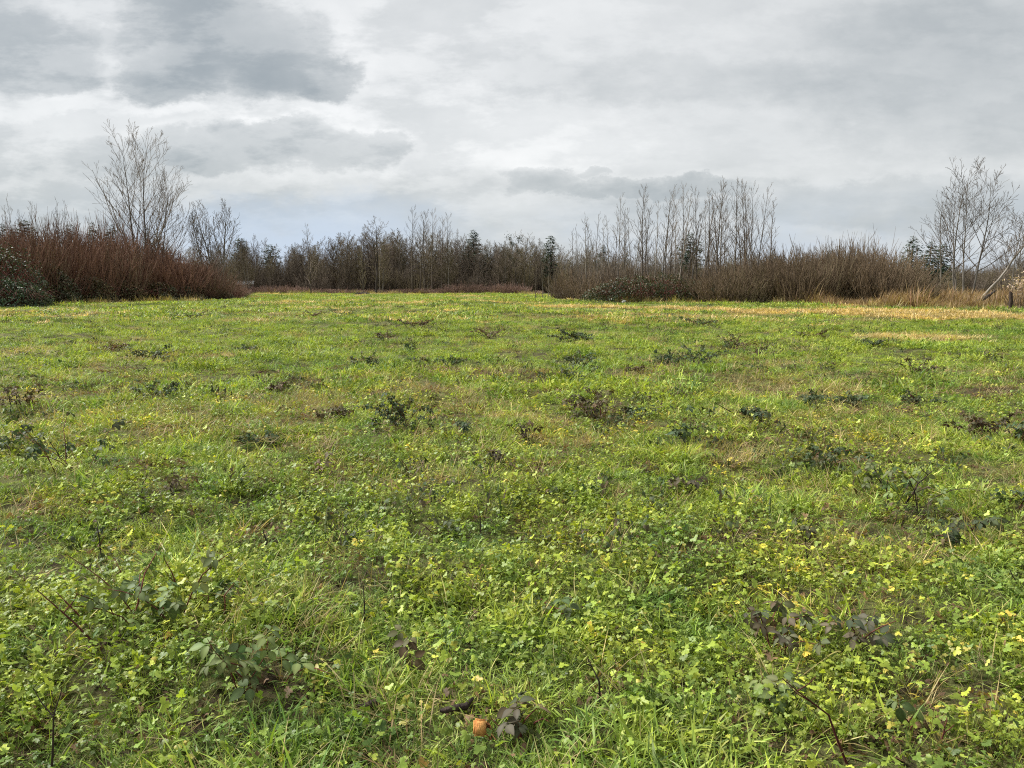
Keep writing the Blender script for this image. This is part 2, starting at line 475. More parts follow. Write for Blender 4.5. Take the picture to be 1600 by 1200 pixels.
def variants(name, k, mats, f, seed):
    out = []
    for q in range(k):
        rg = np.random.default_rng(seed + q * 31)
        V, P, c = gcombine(f(rg, q))
        me = mesh_from(name, V, P, mats, c)
        out.append(bpy.data.objects.new(name, me))   # source only, never linked to the scene
    return out

def tuss(p, s0, seed, lo=.55, hi=1.75):
    return lo + (hi - lo) * np.clip((fbm(p[:, 0], p[:, 1], s0, seed, 2) - .22) * 1.8, 0, 1) ** 1.6
def scatter(name, pts, srcs, label, rg, tilt=0.12, smin=0.75, smax=1.3, zs=(0.8, 1.25), sink=0.0, scale=None, kind='stuff'):
    """one stuff object: points carrying rotation, scale and variant, instanced by geometry nodes"""
    n = len(pts)
    me = bpy.data.meshes.new(name)
    z = ground_h(pts[:, 0], pts[:, 1]) - sink
    me.vertices.add(n); me.vertices.foreach_set('co', np.column_stack([pts, z]).astype(np.float32).ravel())
    rot = np.column_stack([rg.normal(0, tilt, n), rg.normal(0, tilt, n), rg.uniform(0, 6.283, n)]).astype(np.float32)
    s = rg.uniform(smin, smax, n) if scale is None else scale * rg.uniform(smin, smax, n)
    scl = np.column_stack([s, s, s * rg.uniform(*zs, n)]).astype(np.float32)
    a = me.attributes.new('rot', 'FLOAT_VECTOR', 'POINT'); a.data.foreach_set('vector', rot.ravel())
    a = me.attributes.new('scl', 'FLOAT_VECTOR', 'POINT'); a.data.foreach_set('vector', scl.ravel())
    a = me.attributes.new('variant', 'INT', 'POINT'); a.data.foreach_set('value', rg.integers(0, len(srcs), n).astype(np.int32))
    o = link(name, me)
    ng = bpy.data.node_groups.new(name + '_scatter', 'GeometryNodeTree')
    ng.interface.new_socket('Geometry', in_out='INPUT', socket_type='NodeSocketGeometry')
    ng.interface.new_socket('Geometry', in_out='OUTPUT', socket_type='NodeSocketGeometry')
    N = ng.nodes
    gi = N.new('NodeGroupInput'); go = N.new('NodeGroupOutput'); iop = N.new('GeometryNodeInstanceOnPoints'); jg = N.new('GeometryNodeJoinGeometry')
    for so_ in srcs:
        oi = N.new('GeometryNodeObjectInfo'); oi.inputs['Object'].default_value = so_; oi.inputs['As Instance'].default_value = False
        gt = N.new('GeometryNodeGeometryToInstance')
        ng.links.new(oi.outputs['Geometry'], gt.inputs[0]); ng.links.new(gt.outputs[0], jg.inputs[0])
    def na(nm, t):
        x = N.new('GeometryNodeInputNamedAttribute'); x.data_type = t; x.inputs['Name'].default_value = nm
        return x.outputs[0]
    ng.links.new(gi.outputs[0], iop.inputs['Points']); ng.links.new(jg.outputs[0], iop.inputs['Instance'])
    iop.inputs['Pick Instance'].default_value = True
    ng.links.new(na('variant', 'INT'), iop.inputs['Instance Index'])
    ng.links.new(na('rot', 'FLOAT_VECTOR'), iop.inputs['Rotation'])
    ng.links.new(na('scl', 'FLOAT_VECTOR'), iop.inputs['Scale'])
    ng.links.new(iop.outputs[0], go.inputs[0])
    md = o.modifiers.new('scatter', 'NODES'); md.node_group = ng
    for m in srcs[0].data.materials: me.materials.append(m)
    tag(o, label, None, None, kind)
    return o

def wedge(y0, y1, dens, rg, margin=1.2, slope=0.72):
    """random points over the strip of field between two distances"""
    hw = slope * y1 + margin
    n = int((y1 - y0) * 2 * hw * dens)
    p = np.column_stack([rg.uniform(-hw, hw, n), rg.uniform(y0, y1, n)])
    return p[np.abs(p[:, 0]) < slope * p[:, 1] + margin]

# edges of the mown field: brush on the left, reeds on the right, wood behind
def field_edge(p):
    x, y = p[:, 0], p[:, 1]
    t = x / np.maximum(y, 1)
    tt = [-1.0, -0.66, -0.55, -0.38, -0.345, -0.33, -0.0, 0.08, 0.12, 0.33, 0.42, 0.55, 0.7, 1.0]
    yy_ = [40, 44, 53, 62, 72, 98, 99, 76, 58, 53, 49, 44, 40, 36]
    return y < np.interp(t, tt, yy_) + (fbm(x, y, 3.0, 77, 2) - .5) * 3

_P = [G(*p) for p in ((1060, 484), (1190, 487), (1330, 488), (1440, 493), (1560, 497), (1440, 526), (900, 481))]
def strawness(p):
    x, y = p[:, 0], p[:, 1]
    s = np.zeros(len(p))
    for (cx, cy), rx, ry in zip(_P, (3.6, 4.4, 4.8, 4.0, 4.5, 1.6, 3.4), (1.4, 2.2, 2.6, 2.4, 2.0, 1.4, 1.1)):
        s = np.maximum(s, np.exp(-(((x - cx) / rx) ** 2 + ((y - cy) / ry) ** 2)))
    return s + (fbm(x, y, 1.2, 41, 2) - .5) * 0.5
HOT = [(G(95, 1040), .14), (G(185, 915), .13), (G(500, 885), .28), (G(1165, 725), .5), (G(915, 705), .25), (G(1150, 855), .2), (G(30, 800), .2),
       (G(500, 640), .5), (G(280, 770), .25), (G(930, 870), .15), (G(1340, 905), .2), (G(640, 760), .25), (G(750, 640), .5), (G(860, 820), .15), (G(1450, 1000), .12), (G(60, 590), .5)]
def hot(p):
    s = np.zeros(len(p))
    for (cx, cy), r in HOT: s = np.maximum(s, np.exp(-((p[:, 0] - cx) ** 2 + (p[:, 1] - cy) ** 2) / r ** 2))
    return s

M_STALK = M_stalk
FARB = [(625, 680, 120, 60, 9, 40, 'dark', 'bramble with red upright canes in the middle of the field left of centre', None),
        (932, 655, 120, 50, 8, 60, 'brown', 'broad brown-leaved bramble clump in the middle of the field', None),
        (1000, 655, 60, 22, 3, 14, 'dark', 'low dark sprig right beside the broad brown-leaved clump', None),
        (822, 700, 70, 45, 5, 12, 'brown', 'bare thin canes fanning out of the turf at the middle of the field', M_stalk),
        (890, 612, 90, 45, 5, 20, 'dark', 'sparse upright stalks behind the broad brown-leaved clump', M_stalk),
        (1092, 580, 95, 40, 9, 34, 'dark', 'dark bushy twigs right of centre in the middle of the field', M_stalk),
        (1045, 575, 55, 28, 5, 16, 'dark', 'smaller dark twigs left of the bushy ones right of centre', M_stalk),
        (1155, 545, 60, 28, 5, 14, 'brown', 'reddish-brown weeds behind the dark bushy twigs right of centre', None),
        (900, 535, 72, 24, 7, 60, 'dark', 'dense dark green bramble cushion far up the field at centre', None),
        (905, 578, 100, 28, 7, 44, 'dark', 'loose dark bramble in front of the dense cushion at centre', None),
        (640, 556, 22, 20, 3, 14, 'dark', 'small round dark weed alone in the turf left of centre', M_stalk),
        (235, 565, 66, 24, 5, 26, 'dark', 'dark weed clump far up the field at left', None),
        (30, 645, 50, 40, 4, 22, 'brown', 'dark brown weed clump near the left edge', M_stalk),
        (245, 632, 80, 35, 6, 34, 'dark', 'spreading dark green weed in the turf at left', None),
        (440, 618, 50, 18, 3, 18, 'brown', 'flattened dark weed left of centre, mid field', M_stalk),
        (20, 718, 110, 30, 4, 30, 'dark', 'low dark bramble leaves cut off by the left edge', None),
        (1545, 690, 130, 30, 5, 46, 'brown', 'long dark brown bramble strip near the right edge, mid field', None),
        (1595, 700, 60, 40, 4, 22, 'dark', 'dark green bramble at the right edge beside the brown strip', None),
        (1180, 670, 60, 20, 3, 26, 'dark', 'dark leafy end of the fallen cane right of centre', None),
        (1075, 700, 60, 50, 4, 20, 'dark', 'weed with an upright dark stem right of centre', M_stalk),
        (1272, 640, 50, 18, 3, 18, 'dark', 'low dark leaf patch in the turf right of centre, left of a pair', None),
        (1328, 640, 70, 18, 3, 24, 'dark', 'low dark leaf patch in the turf, right of a pair', None),
        (1362, 546, 52, 18, 5, 26, 'dark', 'dark green tuft below the pale straw patch at right', None),
        (1430, 590, 60, 30, 4, 16, 'brown', 'slanting dark canes in the turf at right, mid field', M_stalk),
        (1275, 725, 110, 30, 5, 36, 'dark', 'low leafy dark bramble right of the straw-coloured grass', None),
        (990, 592, 40, 16, 3, 16, 'brown', 'small brown stub between the loose bramble and the dark bushy twigs', M_stalk),
        (655, 512, 90, 20, 6, 40, 'brown', 'brown weeds in a row far up the field left of centre', None),
        (770, 524, 60, 20, 5, 24, 'brown', 'greyish weeds far up the field at centre', None),
        (1095, 512, 80, 18, 6, 36, 'dark', 'dark low brush far up the field right of centre', None),
        (1265, 528, 60, 14, 4, 20, 'brown', 'thin brown weeds far up the field at right', None),
        (600, 525, 40, 14, 3, 14, 'brown', 'small brown weed in front of the row far up the field', None),
        (570, 580, 60, 22, 4, 24, 'dark', 'dark leaf patch left of the small round weed', None),
        (700, 575, 70, 18, 4, 24, 'dark', 'flat dark weed right of the small round weed', None),
        (290, 500, 70, 14, 5, 30, 'dark', 'dark low weeds far up the field at left below the thicket end', None),
        (480, 500, 60, 14, 4, 20, 'brown', 'faint brown weeds far up the field left of centre', None),
        (1440, 640, 60, 22, 4, 20, 'dark', 'dark weed in the turf at right, behind the brown strip', None),
        (1185, 555, 40, 20, 4, 10, 'brown', 'two thin brown stems near the reddish-brown weeds', M_stalk),
        (715, 690, 60, 18, 3, 16, 'dark', 'flat dark sprig right of the bramble with red upright canes', None),
        (520, 660, 70, 18, 3, 20, 'brown', 'flattened brown weed left of the bramble with red upright canes', None),
        (395, 700, 70, 16, 3, 20, 'dark', 'low dark leaves in the turf at mid left', None),
        (770, 735, 60, 14, 3, 18, 'brown', 'dark brown sunken patch of dead leaves at the middle of the field', M_stalk),
        (180, 545, 50, 14, 3, 16, 'brown', 'small brown weed left of the dark weed clump far up at left', None),
        (380, 545, 50, 12, 3, 14, 'dark', 'faint dark weed far up the field, left of centre', None)]
SHADED = [(222, 995, 215), (395, 1085, 165), (345, 985, 70), (1212, 1020, 150), (1338, 1022, 95), (1225, 1100, 110), (1428, 1150, 60), (812, 1165, 100), (112, 752, 165), (1412, 800, 150), (1478, 850, 120), (1590, 812, 90), (1078, 768, 80), (278, 778, 60), (492, 745, 50), (640, 1045, 40), (855, 960, 75), (690, 830, 55), (1255, 860, 45)] + [f_[:3] for f_ in FARB]
SHADED = [(G(a, b), math.hypot(*G(a, b)) * w_ / FPX * .42) for a, b, w_ in SHADED]
def thin(p):
    """share of the turf left standing under a bramble"""
    s_ = np.zeros(len(p))
    for (cx, cy), r in SHADED: s_ = np.maximum(s_, np.exp(-((p[:, 0] - cx) ** 2 + (p[:, 1] - cy) ** 2) / (r * r + .003)))
    return 1 - .5 * s_

rg = np.random.default_rng(21)
near_grass = variants('grass_tuft', 7, [M_grass], lambda r, q: [
    blades(15, .075, (.04, .11), (.0034, .0080), .8, 1.0, 4, GREEN + LIME[:2], r),
    blades(16, .08, (.025, .07), (.003, .006), .7, .8, 2, GREEN + LIME[:2], r),
    blades(3, .07, (.07, .16), (.0025, .0045), .8, 1.2, 5, GREEN[:4] + STRAW[:1], r)], 100)
near_butter = variants('buttercup', 7, [M_butter], lambda r, q: [
    leaves(8, .085, (.015, .043), (.015, .085), LIME * 2 + GREEN[:3] + ([YELL[q % 4]] * (3 if q in (1, 4) else 1)), r),
    leaves(8, .085, (.010, .020), (.01, .06), LIME + GREEN[:2], r)], 200)
near_yellow = variants('yellowed_leaves', 4, [M_butter], lambda r, q: [
    leaves(4, .05, (.022, .040), (.03, .065), YELL, r)], 250)
near_straw = variants('straw_tuft', 5, [M_straw], lambda r, q: [
    blades(16, .06, (.06, .22), (.0018, .004), .85, .7, 4, STRAW, r),
    blades(8, .06, (.04, .12), (.002, .005), 1.2, .5, 3, BROWN, r)], 300)
litter = variants('dead_leaf_litter', 4, [M_straw], lambda r, q: [
    leaves(4, .07, (.02, .05), (.0, .025), BROWN, r, tilt=.7),
    blades(10, .08, (.04, .12), (.002, .004), 1.4, .3, 3, BROWN, r)], 350)
mid_turf = variants('turf_tuft', 6, [M_grass], lambda r, q: [
    blades(46, .20, (.06, .17), (.006, .011), .7, 1.0, 3, GREEN + LIME[:2], r),
    leaves(12, .19, (.03, .055), (.03, .07), LIME, r)], 400)
dark_weed = variants('weed_tuft', 4, [M_bramble], lambda r, q: [
    blades(16, .13, (.06, .17), (.007, .014), .6, .8, 3, [(.075, .105, .045), (.095, .12, .055), (.11, .085, .055)], r),
    leaves(12, .15, (.03, .055), (.03, .12), [(.075, .105, .045), (.095, .12, .055), (.06, .08, .042), (.12, .09, .06)], r, tilt=.6)], 450)
brown_mat = variants('brown_thatch', 3, [M_straw], lambda r, q: [
    blades(40, .22, (.06, .18), (.005, .010), 1.25, .5, 3, BROWN + [(.26, .20, .10)], r)], 470)
mid_straw = variants('straw_patch', 3, [M_straw], lambda r, q: [
    blades(45, .20, (.08, .22), (.004, .009), .9, .7, 3, STRAW, r)], 500)
far_turf = variants('turf_patch', 6, [M_grass], lambda r, q: [
    blades(95, .50, (.05, .14), (.016, .034), .8, .9, 2, GREEN + LIME + ([STRAW[q % 5]] * (3 if q % 2 else 1)), r)], 600)
far_straw = variants('bleached_patch', 3, [M_straw], lambda r, q: [
    blades(90, .50, (.09, .20), (.016, .034), .7, .8, 2, [(.64, .52, .24), (.56, .43, .19), (.70, .58, .30), (.58, .42, .20)], r)], 700)

def keep(p, prob, shade=True): return p[rg.uniform(0, 1, len(p)) < prob * (thin(p) if shade else 1)]

# near ground: grass where the noise says grass, buttercup where it says buttercup
p = wedge(1.1, 9.5, 400, rg)
gm = fbm(p[:, 0], p[:, 1], 1.1, 61, 3)
bare = np.clip((fbm(p[:, 0], p[:, 1], .55, 65, 2) - .24) * 9, .12, 1)
grass_pts = keep(p, (np.clip((gm - .36) * 3.4, .22, 1) * np.clip(bare * 1.3, .45, 1) * (1 - .6 * hot(p))))
p = wedge(1.1, 9.5, 330, rg)
gm = fbm(p[:, 0], p[:, 1], 1.1, 61, 3); bare = np.clip((fbm(p[:, 0], p[:, 1], .55, 65, 2) - .24) * 9, .12, 1)
fade = np.clip(1.65 - p[:, 1] / 4.6, .16, 1)
butter_pts = keep(p, (np.clip((.64 - gm) * 6.5, .14, 1) * np.clip(bare * 1.2, .25, 1) * fade * (1 - .7 * hot(p))))
scatter('grass', grass_pts, near_grass, 'green grass matted over the near field', rg, .25, .75, 1.3, (.7, 1.2), 0, tuss(grass_pts, .45, 70, .5, 1.4))
scatter('buttercup_leaves', butter_pts, near_butter, 'low yellow-green buttercup leaves carpeting the foreground', rg, .15, .8, 1.25)
p = wedge(1.1, 12, 26, rg)
scatter('yellowed_leaves', keep(p, np.clip((fbm(p[:, 0], p[:, 1], .8, 81, 2) - .42) * 3.2, .03, 1)), near_yellow, 'yellowed small leaves among the green ground cover', rg, .2)
p = wedge(1.1, 12, 95, rg)
scatter('dead_grass', keep(p, np.clip(hot(p) * .9 + np.clip((fbm(p[:, 0], p[:, 1], .8, 91, 3) - .50) * 3.2, 0, .6), .08, 1)), near_straw, 'dead straw-coloured grass in the near turf', rg, .2)
p = wedge(1.1, 13, 75, rg)
scatter('leaf_litter', keep(p, np.clip((fbm(p[:, 0], p[:, 1], .5, 95, 2) - .46) * 4 + np.clip(.9 - (fbm(p[:, 0], p[:, 1], .55, 65, 2) - .24) * 9, 0, .9), .06, 1), False), litter, 'brown dead leaves and stems lying in the turf', rg, .1)
# middle distance
p = wedge(8.5, 30, 27, rg, 2.0)
st = strawness(p)
w = np.clip((p[:, 1] - 8.2) / 2.0, 0, 1) * np.where(st > .45, .15, 1) * np.clip((fbm(p[:, 0], p[:, 1], 1.2, 66, 2) - .22) * 8, .25, 1)
p = keep(p, w)
scatter('turf', p, mid_turf, 'rough green turf across the middle of the field', rg, .14, .75, 1.25, (.7, 1.3), 0, tuss(p, .55, 71, .45, 1.35))
p = wedge(6.5, 36, 18, rg, 2.0)
st = strawness(p)
scatter('bleached_turf', keep(p, np.clip(np.where(st > .45, 1, 0) + np.clip((fbm(p[:, 0], p[:, 1], 1.7, 92, 3) - .47) * 2.2, 0, .5) + hot(p) * .5, .05, 1)), mid_straw, 'straw-coloured dead grass in the middle of the field', rg, .12)
p = wedge(4.0, 60, 7.0, rg, 2.0)
p = p[field_edge(p)]
scatter('dark_weeds', keep(p, np.clip((fbm(p[:, 0], p[:, 1], 1.6, 97, 3) - .49) * 3.6, .05, .8)), dark_weed, 'small dark weeds dotted through the turf', rg, .15, .5, 1.15, (.8, 1.4))
p = wedge(6, 60, 3.2, rg, 2.0)
p = p[field_edge(p)]
scatter('brown_thatch', keep(p, np.clip((fbm(p[:, 0], p[:, 1], 1.4, 98, 3) - .50) * 3.6, .02, .8)), brown_mat, 'flattened brown thatch in patches through the turf', rg, .1, .8, 1.5)
pale = variants('pale_straw_tuft', 3, [M_straw], lambda r, q: [
    blades(60, .22, (.07, .19), (.006, .011), .9, .7, 3, [(.70, .60, .30), (.62, .50, .22), (.76, .66, .38), (.58, .45, .20)], r)], 520)
p = np.array(_P[5])[None] + rg.normal(0, 1, (60, 2)) * np.array([.75, .75])
p = np.concatenate([p, np.array(_P[5])[None] + rg.normal(0, 1, (40, 2)) * np.array([.5, .45]) + np.array([-.55, .35])])
scatter('pale_straw', p, pale, 'pale dry straw lying in a patch on the turf at right', rg, .12, .8, 1.2)
# far field
p = wedge(27, 102, 3.6, rg, 4.0)
p = p[field_edge(p)]
st = strawness(p)
w = np.clip((p[:, 1] - 26) / 5.0, 0, 1) * np.where(st > .42, .1, 1)
p = keep(p, w)
scatter('distant_turf', p, far_turf, 'yellow-green turf running to the far edge of the field', rg, .08, .75, 1.25, (.6, 1.4), 0, tuss(p, 2.2, 72))
p = np.concatenate([wedge(27, 100, 2.6, rg, 4.0), (lambda a_: a_[strawness(a_) > .42])(wedge(27, 50, 7.0, rg, 4.0))])
p = p[field_edge(p)]
st = strawness(p)
scatter('distant_bleached_turf', keep(p, np.clip(np.where(st > .42, 1, 0) + np.clip((fbm(p[:, 0], p[:, 1] * .45, 4.0, 93, 3) - .52) * 2.4, 0, .6), 0.02, 1)), far_straw, 'tan bleached grass in streaks along the far field', rg, .08)

rank = variants('rank_grass_tuft', 4, [M_straw], lambda r, q: [
    blades(30, .25, (.15, .50), (.010, .020), .5, .8, 3, STRAW[:4] + [(.24, .25, .09), (.20, .22, .08)], r),
    blades(16, .25, (.10, .30), (.010, .020), .9, .6, 3, BROWN, r)], 850)
p = wedge(34, 101, 5.0, rg, 4.0)
p2 = p.copy(); p2[:, 1] += 3.0
mg = field_edge(p) & ~field_edge(p2)
p = p[mg]
scatter('rank_grass', keep(p, np.clip((fbm(p[:, 0], p[:, 1], 2.5, 55, 2) - .3) * 3, .05, 1)), rank, 'rank tan and green grass along the foot of the thickets', rg, .2, .4, 1.5)

# ------------------------------------------------------------------ woody plants
class Tubes:
    def __init__(s): s.V = []; s.F = []
    def tube(s, pts, rad, sides=3):
        n0 = len(s.V); k = len(pts)
        d = (pts[-1] - pts[0]).normalized() if (pts[-1] - pts[0]).length > 1e-6 else Vector((0, 0, 1))
        a = d.orthogonal().normalized(); b = d.cross(a)
        ph = (n0 * 0.37) % 6.28
        cs = [(math.cos(ph + 6.2832 * q / sides), math.sin(ph + 6.2832 * q / sides)) for q in range(sides)]
        for p_, r_ in zip(pts, rad):
            for c_, s_ in cs:
                v = p_ + a * (c_ * r_) + b * (s_ * r_)
                s.V.append((v.x, v.y, v.z))
        for q in range(k - 1):
            o = n0 + q * sides
            for t in range(sides):
                u = (t + 1) % sides
                s.F.append((o + t, o + u, o + sides + u, o + sides + t))
    def mesh(s, name, mat, smooth=False):
        return mesh_from(name, np.array(s.V), [np.array(s.F)], [mat], smooth=smooth)

UP = Vector((0, 0, 1))
def grow(R, outs, p, d, L, r, lvl, S):
    n = S['seg'][lvl]; step = L / n; pts = [p.copy()]; dirs = []
    d = d.normalized(); wig = S['wig'][lvl]; up = S['up'][lvl]
    for q in range(n):
        d = (d + Vector((R.gauss(0, wig), R.gauss(0, wig), R.gauss(0, wig * .6))) + UP * up).normalized()
        p = p + d * step; pts.append(p); dirs.append(d)
    tip = S.get('tip', 0.15) if lvl == 0 else 0.35
    rad = [max(r * (1 - (1 - tip) * q / n), S['rmin']) for q in range(n + 1)]
    outs[0 if lvl == 0 else 1].tube(pts, rad, 6 if lvl == 0 else 3)
    if lvl + 1 >= len(S['seg']): return
    k = S['n'][lvl]; t0 = S['t0'][lvl]; az = R.uniform(0, 6.28)
    k = max(1, int(round(k * R.uniform(.8, 1.2))))
    for c in range(k):
        t = t0 + (1 - t0) * (c + R.uniform(.1, .9)) / k
        f = t * n; i0 = min(int(f), n - 1); fr = f - i0
        q = pts[i0].lerp(pts[i0 + 1], fr); dd = dirs[i0]
        az += 2.4 + R.uniform(-.5, .5)
        a = dd.orthogonal().normalized(); b = dd.cross(a)
        an = math.radians(S['ang'][lvl] * R.uniform(.75, 1.25))
        cd = dd * math.cos(an) + (a * math.cos(az) + b * math.sin(az)) * math.sin(an)
        lo, hi = S['len'][lvl]
        if S['shape'][lvl] == 'dome': g_ = lo + (hi - lo) * math.sin(math.pi * min(1, .16 + .86 * (1 - (t - t0) / (1 - t0 + 1e-6)))) 
        else: g_ = hi + (lo - hi) * (t - t0) / (1 - t0 + 1e-6)
        cl = L * g_ * R.uniform(.7, 1.25)
        cr_ = max(min(rad[i0] * .62, rad[i0] * (.35 + .5 * cl / L)), S['rmin'])
        grow(R, outs, q, cd, cl, cr_, lvl + 1, S)

def tree(name, loc, H, S, stems, tm, cm, seed, label, cat='tree', group=None, crown='crown', merge=False):
    """bare tree: one trunk mesh per stem and one crown of branches and twigs"""
    R = random.Random(seed)
    root = empty(name, loc, label, cat, group)
    cr_ = Tubes(); tk = None
    for (off, dirv, hs) in stems:
        if tk is None or not merge: tk = Tubes()
        grow(R, (tk, cr_), Vector((off[0], off[1], -.15)), Vector(dirv), H * hs, S['r'] * H * (hs ** .8), 0, S)
        if not merge: link('trunk', tk.mesh('trunk', tm, True), root)
    if merge: link('trunk', tk.mesh('trunk', tm, True), root)
    link(crown, cr_.mesh(crown, cm), root)
    return root

S_COTTON = dict(seg=(16, 8, 5, 3), wig=(.022, .035, .05, .06), up=(.025, .085, .07, .05), n=(21, 8, 3), t0=(.13, .16, .25), ang=(50, 34, 30),
                len=((.19, .50), (.16, .46), (.3, .55)), shape=('lin', 'lin', 'lin'), r=.0090, rmin=.0092, tip=.08)
S_POPLAR = dict(seg=(16, 7, 4), wig=(.018, .035, .05), up=(.025, .11, .07), n=(24, 5), t0=(.28, .2), ang=(42, 30),
                len=((.07, .27), (.2, .5)), shape=('lin', 'lin'), r=.0098, rmin=.0095, tip=.08)
S_WHIP = dict(seg=(14, 5, 3), wig=(.022, .04, .06), up=(.025, .14, .08), n=(17, 3), t0=(.34, .25), ang=(36, 30),
              len=((.05, .18), (.25, .5)), shape=('lin', 'lin'), r=.0078, rmin=.0095, tip=.1)
S_ALDER = dict(seg=(12, 7, 4, 3), wig=(.045, .055, .07, .08), up=(.04, .08, .05, .03), n=(17, 7, 3), t0=(.06, .12, .15), ang=(42, 36, 36),
               len=((.12, .42), (.22, .52), (.3, .6)), shape=('lin', 'lin', 'lin'), r=.0140, rmin=.0115, tip=.1)
S_OLD = dict(seg=(10, 8, 5, 3), wig=(.07, .11, .12, .12), up=(.02, .05, .06, .04), n=(11, 7, 4), t0=(.42, .2, .1), ang=(48, 44, 42),
             len=((.16, .36), (.22, .45), (.25, .5)), shape=('lin', 'lin', 'lin'), r=.017, rmin=.010, tip=.18)

def px_h(px, by, ty, Y):
    """height of something whose base stands at distance Y and whose top is seen at photo row ty"""
    return at(px, ty, Y).z
def spot(px, Y):
    v = at(px, 460, Y); return Vector((v.x, Y, gh(v.x, Y)))

def shrub(name, loc, H, Wd, ns, mat, seed, label, cat='shrub', group=None, twig=4, rmin=.012, lean=.35, part='stems', extra=None):
    """thicket shrub of many upright stems from a spreading foot"""
    R = random.Random(seed); root = empty(name, loc, label, cat, group)
    main = Tubes(); tw = Tubes()
    for q in range(ns):
        a = R.uniform(0, 6.28); r_ = Wd * .42 * math.sqrt(R.random())
        b = Vector((math.cos(a) * r_, math.sin(a) * r_, -.05))
        out = Vector((math.cos(a), math.sin(a), 0)) * (r_ / Wd * 2.6 * lean) + Vector((R.gauss(0, .19), R.gauss(0, .19), 1))
        hh = H * R.uniform(.5, 1.0) * (1 - .42 * (r_ / (Wd * .5)) ** 2)
        if R.random() < .10: hh *= 1.22
        d = out.normalized(); p_ = b; pts = [p_]; ds = []
        for k in range(4):
            d = (d + Vector((R.gauss(0, .10), R.gauss(0, .10), .05))).normalized(); p_ = p_ + d * hh / 4; pts.append(p_); ds.append(d)
        if R.random() < .10:
            rk = R.uniform(1.6, 2.6)
        else: rk = 1.0
        main.tube(pts, [rmin * 1.5 * rk, rmin * 1.3 * rk, rmin * 1.1 * rk, rmin * (1 + rk) * .5, rmin * .55])
        for k in range(twig):
            f = R.uniform(.8, 3.9); i0 = int(f); s_ = pts[i0].lerp(pts[i0 + 1], f - i0)
            td = (ds[i0] + Vector((R.gauss(0, .38), R.gauss(0, .38), R.uniform(-.05, .3)))).normalized(); l = hh * R.uniform(.12, .3)
            m_ = s_ + td * l * .5; td2 = (td + UP * .35).normalized()
            tw.tube([s_, m_, m_ + td2 * l * .5], [rmin, rmin * .8, rmin * .45])
    link(part, main.mesh(part, mat), root)
    link('crown', tw.mesh('crown', extra or mat), root)
    return root

# ---- the tall three-stemmed tree at left
T = spot(222, 68)
Hh = px_h(222, 460, 186, 68) * .88
tree('cottonwood_tree', T, Hh * .98, dict(S_COTTON, ang=(42, 32, 28), up=(.025, .115, .08, .05), r=.0082), [((-.25, 0), (-.07, .02, 1), .98), ((.45, .3), (.03, -.02, 1), .99), ((1.35, -.1), (.13, 0, 1), .76)],
     M_bark_brown, M_twig_grey, 42, 'tall three-stemmed bare tree rising above the red thicket at left', 'tree')
# ---- the tall many-stemmed tree at right
T = spot(1508, 60); Hh = .91 * px_h(1508, 460, 250, 60)
tree('cottonwood_tree', T, Hh, dict(S_COTTON, n=(15, 6, 3), t0=(.22, .16, .25)), [((-.7, 0), (-.20, 0, 1), .97), ((0, .2), (-.02, .03, 1), .94), ((.35, -.1), (.19, .02, 1), 1.0), ((-.3, .5), (-.06, .1, 1), .8)],
     M_bark_grey, M_twig_grey, 77, 'tall many-stemmed bare tree standing in the dry reeds at right', 'tree')
T = spot(1470, 70)
tree('bare_tree', T, px_h(1470, 460, 318, 70), S_POPLAR, [((0, 0), (-.05, 0, 1), 1.0)], M_bark_grey, M_twig_grey, 78,
     'slender bare tree just left of the tall many-stemmed tree in the reeds', 'tree')
T = spot(1580, 66)
tree('bare_tree', T, px_h(1580, 460, 334, 66), S_COTTON, [((0, 0), (0.0, 0, 1), 1.0), ((.3, .2), (.12, 0, 1), .9)], M_bark_grey, M_twig_grey, 79,
     'fine-twigged bare tree at the right edge beyond the leaning trunk', 'tree')
# ---- leaning trunk
b0 = spot(1528, 56); tp = at(1620, 352, 54)
root = empty('leaning_tree', b0, 'grey bare trunk leaning steeply to the right out of the reeds', 'tree')
tk = Tubes(); crn = Tubes(); dv = (tp - b0); R = random.Random(3)
pts = [dv * q / 8 + Vector((.05 * math.sin(q * 2.1), 0, -.38 * math.sin(q / 8 * 3.14) + .05 * math.sin(q * 1.7))) for q in range(9)]
tk.tube(pts, [.105 - .008 * q for q in range(9)], 8)
link('trunk', tk.mesh('trunk', M_bark_pale, True), root)
for q in range(10):
    i0 = R.randint(3, 8); d0 = Vector((R.gauss(.2, .4), R.gauss(0, .4), 1))
    grow(R, (crn, crn), pts[i0], d0, R.uniform(.9, 2.0), .03, 1, dict(S_COTTON, seg=(1, 5, 4, 2), n=(1, 6, 4)))
link('crown', crn.mesh('crown', M_twig_grey), root)
# ---- tree right of the thicket
T = spot(336, 78)
tree('bare_tree', T, .92 * px_h(336, 460, 308, 78), dict(S_ALDER, up=(.06, .2, .15, .08), t0=(.3, .12, .1)), [((0, 0), (0, 0, 1), .97), ((.7, .3), (.10, 0, 1), .98), ((-.7, 0), (-.16, 0, 1), .85)], M_bark_grey, M_twig_grey, 90,
     'bare tree with upswept forked stems past the right end of the red thicket', 'tree')
